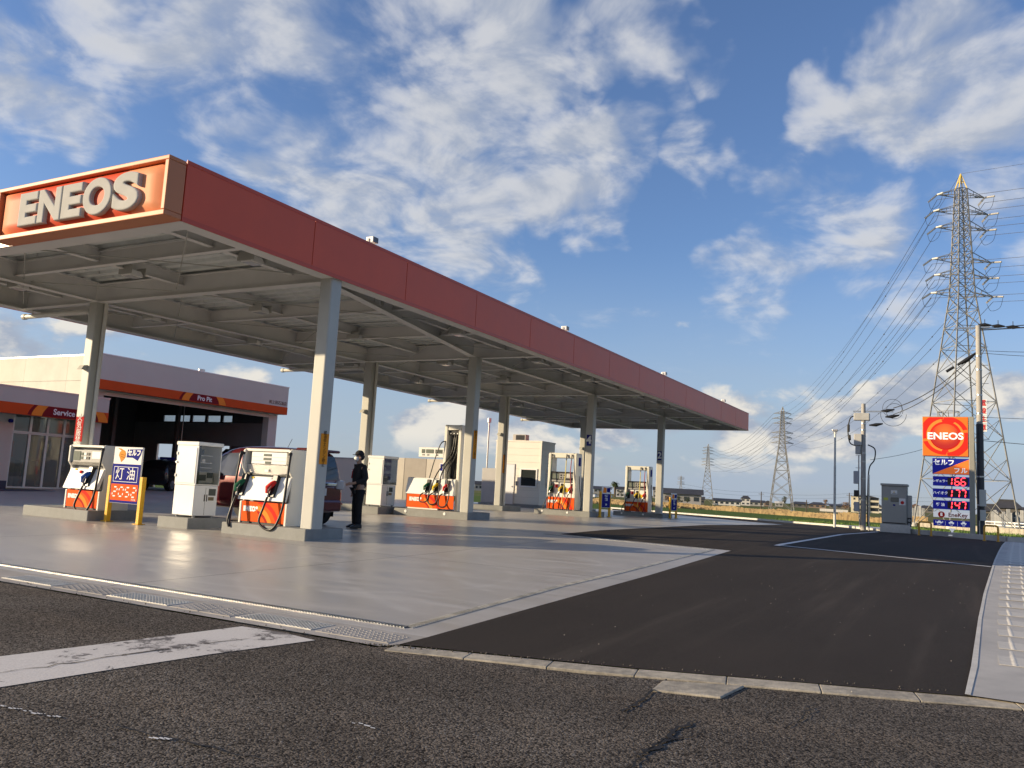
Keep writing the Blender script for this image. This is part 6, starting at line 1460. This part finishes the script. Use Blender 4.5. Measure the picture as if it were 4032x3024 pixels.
# white rail and canal wall on the right
p = atD(3880, 2072, 95.); q = atD(4080, 2082, 92.); p.z = q.z = 0
wr = thing('white_rail', 'white horizontal pipe rail in front of the small cemetery', 'railing', (p.x, p.y, zfield(p.x)))
d = q-p
for z in (.55, .85): MB().tube([(0, 0, z), (d.x, d.y, z)], .07, 8).obj('rail', m_whiteP, wr)
for k in range(6): MB().cyl((d.x*k/5, d.y*k/5, -.1), (d.x*k/5, d.y*k/5, .92), .07, n=8).obj('post', m_whiteP, wr)
cw = thing('canal_wall', 'weathered tan concrete canal wall crossing the grass behind the pylon', 'wall', (0, 0, 0))
pa = gf(3600, 2072); pb = atD(4100, 2102, math.hypot(pa.x, pa.y)*.8); pb.z = zfield(pb.x)
for k in range(10):
    a = pa.lerp(pb, k/10); b = pa.lerp(pb, (k+1)/10); mb = MB(); d = (b-a)*.98
    mb.add([a+Vector((0, 0, -.3)), a+d+Vector((0, 0, -.3)), a+d+Vector((0, 0, .45)), a+Vector((0, 0, .45)), a+Vector((.3, 0, -.3)), a+d+Vector((.3, 0, -.3)), a+d+Vector((.3, 0, .45)), a+Vector((.3, 0, .45))], [(0, 1, 2, 3), (7, 6, 5, 4), (3, 2, 6, 7), (0, 3, 7, 4), (1, 5, 6, 2)]).obj('panel', m_kerb, cw)
# distant street poles and wires
prev = None; ow = thing('overhead_wire', 'thin overhead wires crossing the fields in front of the houses', 'wire', (0, 0, 0))
for (x, yt_, yb_, lab) in ((-260, 225, 400, None), (435, 300, 436, 'wooden street pole left of the field tower'), (830, 372, 452, 'short street pole near the bare tree'), (1203, 310, 470, 'street pole beside the apartment block'), (2300, 340, 500, None)):
    X_, Y0_ = c7(x, yt_); _, Y1_ = c7(x, yb_); D = 300.
    p = atD(X_, Y1_, D); tz = atD(X_, Y0_, D).z; p.z = zfield(p.x)
    if lab:
        t = thing('street_pole', lab, 'pole', p, 'street poles across the fields'); MB().cyl((0, 0, -.3), (0, 0, tz-p.z), .2, .14, n=8).obj('shaft', m_bark, t); MB().box(-.06, .06, -.9, .9, tz-p.z-.9, tz-p.z-.75).obj('crossarm', m_bark, t)
    if prev is not None and x != 830:
        for dz_ in (0, -1.2): m_ = MB(); wire(m_, prev+Vector((0, 0, dz_-.2)), Vector((p.x, p.y, tz+dz_-.2)), .8, .035, 16); m_.obj('wire', ml, ow)
    if x != 830: prev = Vector((p.x, p.y, tz))
# ================================================================== VEHICLES
m_tyre = M('tyre_rubber', (.012, .012, .013), .7, ns=20., na=.2); m_rim = M('alloy_rim', (.45, .45, .46), .3, .8, ns=9., na=.1)
m_carglass = M('car_glass', (.02, .024, .026), .03, spec=.7); m_chrome = M('chrome', (.75, .75, .76), .12, 1., ns=20., na=.05)
m_tail = M('tail_lamp_clear', (.60, .55, .55), .1, coat=.8, ns=9., na=.1); m_tailr = M('tail_lamp_red', (.40, .01, .015), .12, coat=.8, ns=9., na=.1)
def car(label, loc, rz, st, paint, cat='car', name='car', win=((.34, .86), (.92, 1.76), (1.82, 2.72)), wheels=(.62, 3.0), lower=None, scale=(1, 1, 1)):
    t = thing(name, label, cat, loc, None, rz)
    def rg(s):
        y, zl, zb, zr, wl_, wb, wr = s
        h = [(0, zl), (.86*wl_, zl), (wl_, zl+.12), (wl_*1.0, (zl+zb)/2+.05), (wb, zb), (wr+(wb-wr)*.08, zr-(zr-zb)*.13), (wr*.86, zr-.015), (wr*.4, zr+.01), (0, zr+.012)]
        return [(x, y, z) for x, z in h]+[(-x, y, z) for x, z in h[-2:0:-1]]
    rings = [rg(s) for s in st]; n_ = len(rings[0]); mb = MB(); vs = [v for r_ in rings for v in r_]
    fs = [(i*n_+k, i*n_+(k+1) % n_, (i+1)*n_+(k+1) % n_, (i+1)*n_+k) for i in range(len(rings)-1) for k in range(n_)]
    mb.add(vs, fs, 0, True); mb.add(rings[0], [list(range(n_))], 0, True); mb.add(rings[-1], [list(range(n_))[::-1]], 0, True)
    bo = mb.obj('body', paint, t); sm = bo.modifiers.new('smooth', 'SUBSURF'); sm.levels = 1; sm.render_levels = 2
    Y = [s[0] for s in st]
    def L(y, i): return lerp_tab(y, Y, [s[i] for s in st])
    def sx_(y, z):
        zb, zr, wb, wr = L(y, 2), L(y, 3), L(y, 5), L(y, 6); f = max(0, min(1, (z-zb)/max(.01, zr-zb))); return wb+(wr-wb)*f
    for s in (-1, 1):
        for (a, b) in win:
            P_ = []
            N_ = 5
            for i in range(N_+1): y = a+(b-a)*i/N_; P_.append((y, L(y, 2)+.035))
            for i in range(N_+1): y = b-(b-a)*i/N_; P_.append((y, max(L(y, 2)+.06, L(y, 3)-.17)))
            m_ = MB(); m_.add([(s*(sx_(y, z)+.004), y, z) for y, z in P_]+[(s*(sx_(y, z)-.05), y, z) for y, z in P_], [list(range(12)), list(range(12, 24))[::-1]]+[(i, (i+1) % 12, 12+(i+1) % 12, 12+i) for i in range(12)]); m_.obj('window', m_carglass, t)
        for y in wheels:
            wx = L(y, 4)-.10
            w_ = MB(); w_.cyl((s*(wx-.10), y, .31), (s*(wx+.10), y, .31), .31, n=28); wo_ = w_.obj('wheel', m_tyre, t, bevel=.025)
            r_ = MB(); r_.cyl((s*(wx+.09), y, .31), (s*(wx+.108), y, .31), .20, n=24)
            for q in range(5): a = q*2*math.pi/5; r_.beam((s*(wx+.112), y, .31), (s*(wx+.112), y+.18*math.cos(a), .31+.18*math.sin(a)), .03, .05)
            r_.obj('rim', m_rim, wo_)
            m_ = MB(); m_.add([(s*(L(y, 4)+.003), y+.37*math.cos(R(a)), .31+.37*math.sin(R(a))) for a in range(0, 181, 12)]+[(s*(L(y, 4)+.003), y-.37, .2), (s*(L(y, 4)+.003), y+.37, .2)], [list(range(18))]); m_.obj('wheel_arch', m_blkp, t)
        y = win[-1][1]-.18
        MB().box(s*(sx_(y, 1.)+.02), s*(sx_(y, 1.)+.20), y-.06, y+.06, L(y, 2)+.0, L(y, 2)+.15).obj('mirror', paint, t, bevel=.03)
        mid = (win[0][0]+win[-1][1])/2
        MB().box(s*(L(mid, 4)+.0), s*(L(mid, 4)+.025), mid-.30, mid-.12, L(mid, 2)-.12, L(mid, 2)-.09).obj('door_handle', paint, t, bevel=.008)
    return t, L
VAN = [(0.00, .42, .80, .88, .72, .72, .66), (0.03, .34, .92, 1.0, .79, .78, .72), (0.09, .30, .98, 1.40, .805, .80, .68), (0.17, .28, 1.0, 1.66, .81, .81, .665), (.30, .28, 1.0, 1.73, .81, .81, .665), (.7, .28, 1.0, 1.75, .81, .81, .67), (1.6, .28, 1.0, 1.76, .81, .81, .68), (2.3, .28, 1.0, 1.72, .81, .81, .67), (2.75, .28, 1.0, 1.48, .81, .80, .64), (3.15, .28, .98, 1.09, .80, .78, .70), (3.5, .30, .85, .96, .76, .74, .66), (3.68, .36, .62, .72, .66, .62, .55)]
m_redcar = M('car_paint_dark_red', (.11, .004, .008), .22, .25, ns=60., na=.1, coat=.9)
rc, L_ = car('dark red compact minivan being refuelled behind the two-nozzle pump', (14.82, 12.95, zf(14.8)), 0, VAN, m_redcar)
mb = MB(); zz = ((1.05, .055), (1.35, .105), (1.60, .175))
mb.add([(-.64, .02, 1.06), (.64, .02, 1.06), (.60, .075, 1.36), (.55, .13, 1.60), (-.55, .13, 1.60), (-.60, .075, 1.36)], [(0, 1, 2, 5), (5, 2, 3, 4)]); rw_ = mb.obj('rear_window', m_carglass, rc)
MB().box(-.58, .58, -.02, .30, 1.68, 1.745).obj('spoiler', m_redcar, rc, bevel=.03)
MB().box(-.50, .50, -.055, .02, .92, 1.0).obj('garnish', m_chrome, rc, bevel=.015)
for s in (-1, 1): MB().prism([(s*.52, .86), (s*.80, .84), (s*.80, 1.06), (s*.56, 1.04)], 'y', -.035, .10).obj('tail_lamp', m_tail, rc, bevel=.02); MB().box(s*.56, s*.76, -.045, .0, .5, .53).obj('reflector', m_tailr, rc)
pl_ = MB().box(-.165, .165, -.05, -.0, .70, .865).obj('number_plate', m_whiteP, rc); text('lettering', '8-02', .085, M('plate_green', (.02, .12, .06), .5, ns=4., na=.05), pl_, (.02, -.053, .765), face='Y', ext=.001, off=.002); text('lettering', 'S', .11, m_chrome, rc, (0, -.065, .96), face='Y', ext=.006, off=.003)
MB().box(-.74, .74, -.05, .12, .34, .60).obj('rear_bumper', m_redcar, rc, bevel=.05)
mb = MB(); mb.add([(-.64, 3.12, 1.1), (.64, 3.12, 1.1), (.57, 2.48, 1.63), (-.57, 2.48, 1.63)], [(0, 1, 2, 3)]); mb.v = [(a, b+.02, c+.03) for a, b, c in mb.v]; mb.obj('windscreen', m_carglass, rc)
MB().cyl((-.2, .9, 1.76), (-.24, .75, 1.95), .006, n=5).obj('aerial', m_blkp, rc)
# hatchback parked inside the repair bay
HAT = [(0, .42, .75, .85, .68, .68, .62), (.04, .32, .86, 1.05, .74, .74, .66), (.25, .26, .9, 1.38, .76, .76, .60), (.7, .25, .9, 1.47, .77, .77, .60), (1.5, .25, .9, 1.49, .77, .77, .61), (2.1, .25, .9, 1.40, .77, .77, .6), (2.65, .26, .9, 1.03, .76, .75, .64), (3.2, .28, .82, .9, .74, .72, .62), (3.6, .35, .6, .7, .6, .58, .5)]
hc, _ = car('black and white patrol-style hatchback with a blue roof lamp parked in the repair bay', (26.9, 33.9, FZ0+.012), R(-68), HAT, M('car_paint_black', (.012, .012, .014), .25, coat=.8, ns=9., na=.1), win=((.4, .95), (1.0, 1.6), (1.65, 2.35)), wheels=(.6, 2.85))
for s in (-1, 1): MB().box(s*.765, s*.79, .9, 2.3, .55, .82).obj('door_panel', m_whiteP, hc, bevel=.01)
MB().box(-.35, .35, 1.2, 1.4, 1.50, 1.62).obj('roof_lamp', m_pblue, hc, bevel=.03)
VANW = [(0, .42, 1.0, 1.2, .78, .78, .72), (.05, .32, 1.1, 1.85, .83, .83, .74), (.25, .3, 1.1, 1.94, .84, .84, .74), (2.0, .3, 1.1, 1.98, .84, .84, .75), (3.6, .3, 1.1, 1.93, .84, .84, .74), (4.15, .3, 1.1, 1.5, .84, .83, .70), (4.5, .32, 1.0, 1.12, .82, .8, .7), (4.68, .4, .7, .8, .7, .68, .6)]
car('white delivery van parked outside behind the repair bay', (38.5, 43.5, -.05), R(62), VANW, M('car_paint_white', (.74, .74, .72), .25, coat=.7, ns=2., na=.03), 'van', 'van', win=((.4, 1.3), (1.4, 2.5), (2.7, 3.9)), wheels=(.9, 3.7))
vv, _ = car('small white truck-like van parked beside the grey house far off', gf(*c5(762, 797)), R(100), VANW, M('car_paint_white'), 'van', 'van', win=((.4, 1.3), (1.4, 2.5), (2.7, 3.9)), wheels=(.9, 3.7))
vv2 = tree_copy(vv, gf(*c5(897, 800)), 'small white van parked left of the palm tree')

# ================================================================== THE MAN IN BLACK
def skin_obj(name, verts, edges, rad, mat, parent, root=0, sub=2):
    me = bpy.data.meshes.new(name); me.from_pydata(verts, edges, []); me.materials.append(mat)
    o = bpy.data.objects.new(name, me); COL.objects.link(o); o.parent = parent
    o.modifiers.new('skin', 'SKIN').use_smooth_shade = True
    lay = me.skin_vertices[0].data
    for i, r_ in enumerate(rad):
        lay[i].radius = r_ if isinstance(r_, tuple) else (r_, r_)
        lay[i].use_root = (i == root)
    s = o.modifiers.new('smooth', 'SUBSURF'); s.levels = sub; s.render_levels = sub
    dg = bpy.context.evaluated_depsgraph_get(); dg.update()
    m2_ = bpy.data.meshes.new_from_object(o.evaluated_get(dg)); m2_.materials.clear(); m2_.materials.append(mat)
    o.modifiers.clear(); o.data = m2_
    for p in m2_.polygons: p.use_smooth = True
    return o
q = gp(1402, 2080)
man = thing('person', 'man in black cap and jacket with white face mask reaching forward by red car', 'person', q, None, R(150))
m_skin = M('skin', (.42, .25, .17), .55, ns=9., na=.08); m_cloth = M('black_cloth', (.018, .017, .018), .85, ns=30., na=.3, bs=18., bd=.01); m_trs = M('black_trousers', (.009, .009, .011), .9, ns=30., na=.3, bs=14., bd=.01)
V = {}
def add(n_, p, r_): V[n_] = (len(V), p, r_)
add('pel', (0, 0, .93), .125); add('wai', (.0, 0, 1.05), .125); add('che', (.01, 0, 1.27), (.15, .12)); add('nk', (.02, 0, 1.44), .055); add('nk2', (.045, 0, 1.50), .052); add('hd', (.06, 0, 1.58), (.075, .09)); add('hd2', (.05, 0, 1.67), (.075, .085))
for s, n_ in ((1, 'l'), (-1, 'r')):
    add(n_+'hp', (0, s*.085, .88), .088); add(n_+'kn', (.02, s*.10, .48), .058); add(n_+'an', (-.01, s*.105, .09), .04); add(n_+'to', (.14, s*.125, .035), .032)
    add(n_+'sh', (.0, s*.185, 1.38), .06)
add('lel', (-.04, .25, 1.10), .045); add('lwr', (.22, .20, 1.00), .03); add('lha', (.31, .175, .985), (.034, .02))
add('rel', (-.06, -.25, 1.10), .045); add('rwr', (.02, -.25, .86), .03); add('rha', (.05, -.24, .77), (.034, .02))
E_ = [('pel', 'wai'), ('wai', 'che'), ('che', 'nk'), ('nk', 'nk2'), ('nk2', 'hd'), ('hd', 'hd2')]
for n_ in 'lr': E_ += [('pel', n_+'hp'), (n_+'hp', n_+'kn'), (n_+'kn', n_+'an'), (n_+'an', n_+'to'), ('che', n_+'sh'), (n_+'sh', n_+'el'), (n_+'el', n_+'wr'), (n_+'wr', n_+'ha')]
for n_, d in (('l', Vector((.07, -.012, -.012))), ('r', Vector((.02, .0, -.075)))):
    base = Vector(V[n_+'ha'][1])
    for k in range(4):
        o_ = (Vector((0, .0, .022-.015*k)) if n_ == 'l' else Vector((.024-.016*k, 0, 0)))
        add(n_+'f%d' % k, tuple(base+o_+d*.6), .0085); add(n_+'g%d' % k, tuple(base+o_+d*(1.1-.12*abs(k-1))+Vector((0, -.012, -.012) if n_ == 'l' else (.01, .012, 0))), .008); E_ += [(n_+'ha', n_+'f%d' % k), (n_+'f%d' % k, n_+'g%d' % k)]
    add(n_+'t', tuple(base+Vector((.02, -.03, .03) if n_ == 'l' else (.045, .01, -.01))), .009); E_.append((n_+'wr', n_+'t'))
names = list(V); vs = [V[k][1] for k in names]; rad = [V[k][2] for k in names]
skin_obj('body', vs, [(V[a][0], V[b][0]) for a, b in E_], rad, m_skin, man)
jk = [('pel', (0, 0, .85), (.185, .155)), ('wai', (0, 0, 1.05), (.185, .15)), ('che', (.01, 0, 1.28), (.20, .15)), ('nk', (.02, 0, 1.43), .10), ('co', (.03, 0, 1.475), .075),
      ('lsh', (0, .19, 1.375), .085), ('lel', (-.05, .265, 1.10), .072), ('lwr', (.18, .215, 1.01), .055), ('rsh', (0, -.19, 1.375), .085), ('rel', (-.07, -.265, 1.10), .072), ('rwr', (.005, -.26, .89), .055)]
ix = {k[0]: i for i, k in enumerate(jk)}
J = skin_obj('jacket', [k[1] for k in jk], [(ix[a], ix[b]) for a, b in (('pel', 'wai'), ('wai', 'che'), ('che', 'nk'), ('nk', 'co'), ('che', 'lsh'), ('lsh', 'lel'), ('lel', 'lwr'), ('che', 'rsh'), ('rsh', 'rel'), ('rel', 'rwr'))], [k[2] for k in jk], m_cloth, man)
tr = [('pel', (0, 0, .97), (.165, .14)), ('lhp', (0, .09, .82), .108), ('lkn', (.02, .105, .48), .085), ('lan', (-.005, .11, .06), .075), ('rhp', (0, -.09, .82), .108), ('rkn', (.02, -.105, .48), .085), ('ran', (-.005, -.11, .06), .075)]
ix = {k[0]: i for i, k in enumerate(tr)}
skin_obj('trousers', [k[1] for k in tr], [(ix[a], ix[b]) for a, b in (('pel', 'lhp'), ('lhp', 'lkn'), ('lkn', 'lan'), ('pel', 'rhp'), ('rhp', 'rkn'), ('rkn', 'ran'))], [k[2] for k in tr], m_trs, man)
for s in (1, -1):
    MB().prism([(-.08, 0), (.19, 0), (.20, .035), (.12, .075), (.03, .11), (-.07, .10)], 'y', s*.115-.045, s*.115+.045).obj('shoe', m_blkp, man, bevel=.02)
cp = MB(); cp.ball((.045, 0, 1.665), .108, 16, 0, .95); cp.v = [(a, b*.9, max(c, 1.655)) for a, b, c in cp.v]; cap_ = cp.obj('cap', m_cloth, man)
MB().prism([(.10, -.075), (.19, -.055), (.215, 0), (.19, .055), (.10, .075)], 'z', 1.645, 1.660).obj('peak', m_cloth, cap_)
mk = MB(); mk.ball((.105, 0, 1.565), .068, 14, 0, .95); mk.v = [(max(a, .085), b*1.1, c) for a, b, c in mk.v]; mk.obj('face_mask', m_whiteP, man)
for s in (1, -1):
    MB().ball((.055, s*.083, 1.585), .026, 8, 0, 1.3).obj('ear', m_skin, man); MB().ball((.135, s*.033, 1.622), .012, 8).obj('eye', m_blkp, man)
hr = MB(); hr.ball((.02, 0, 1.62), .098, 14); hr.v = [(min(a, .055), b*.92, min(c, 1.66)) for a, b, c in hr.v]; hr.obj('hair', M('hair_black', (.015, .013, .012), .7, ns=40., na=.3), man)
MB().box(.205, .21, -.02, .05, 1.285, 1.30).obj('chest_logo', m_txw, man); MB().prism([(.02, 1.12), (.08, 1.12), (.06, 1.33), (.0, 1.33)], 'y', -.345, -.335).obj('red_flash', m_nred, man)
# strap hanging at his side
MB().tube([(.14, .15, .95), (.16, .16, .82), (.15, .16, .78)], .012, 6).obj('strap', m_blkp, man)
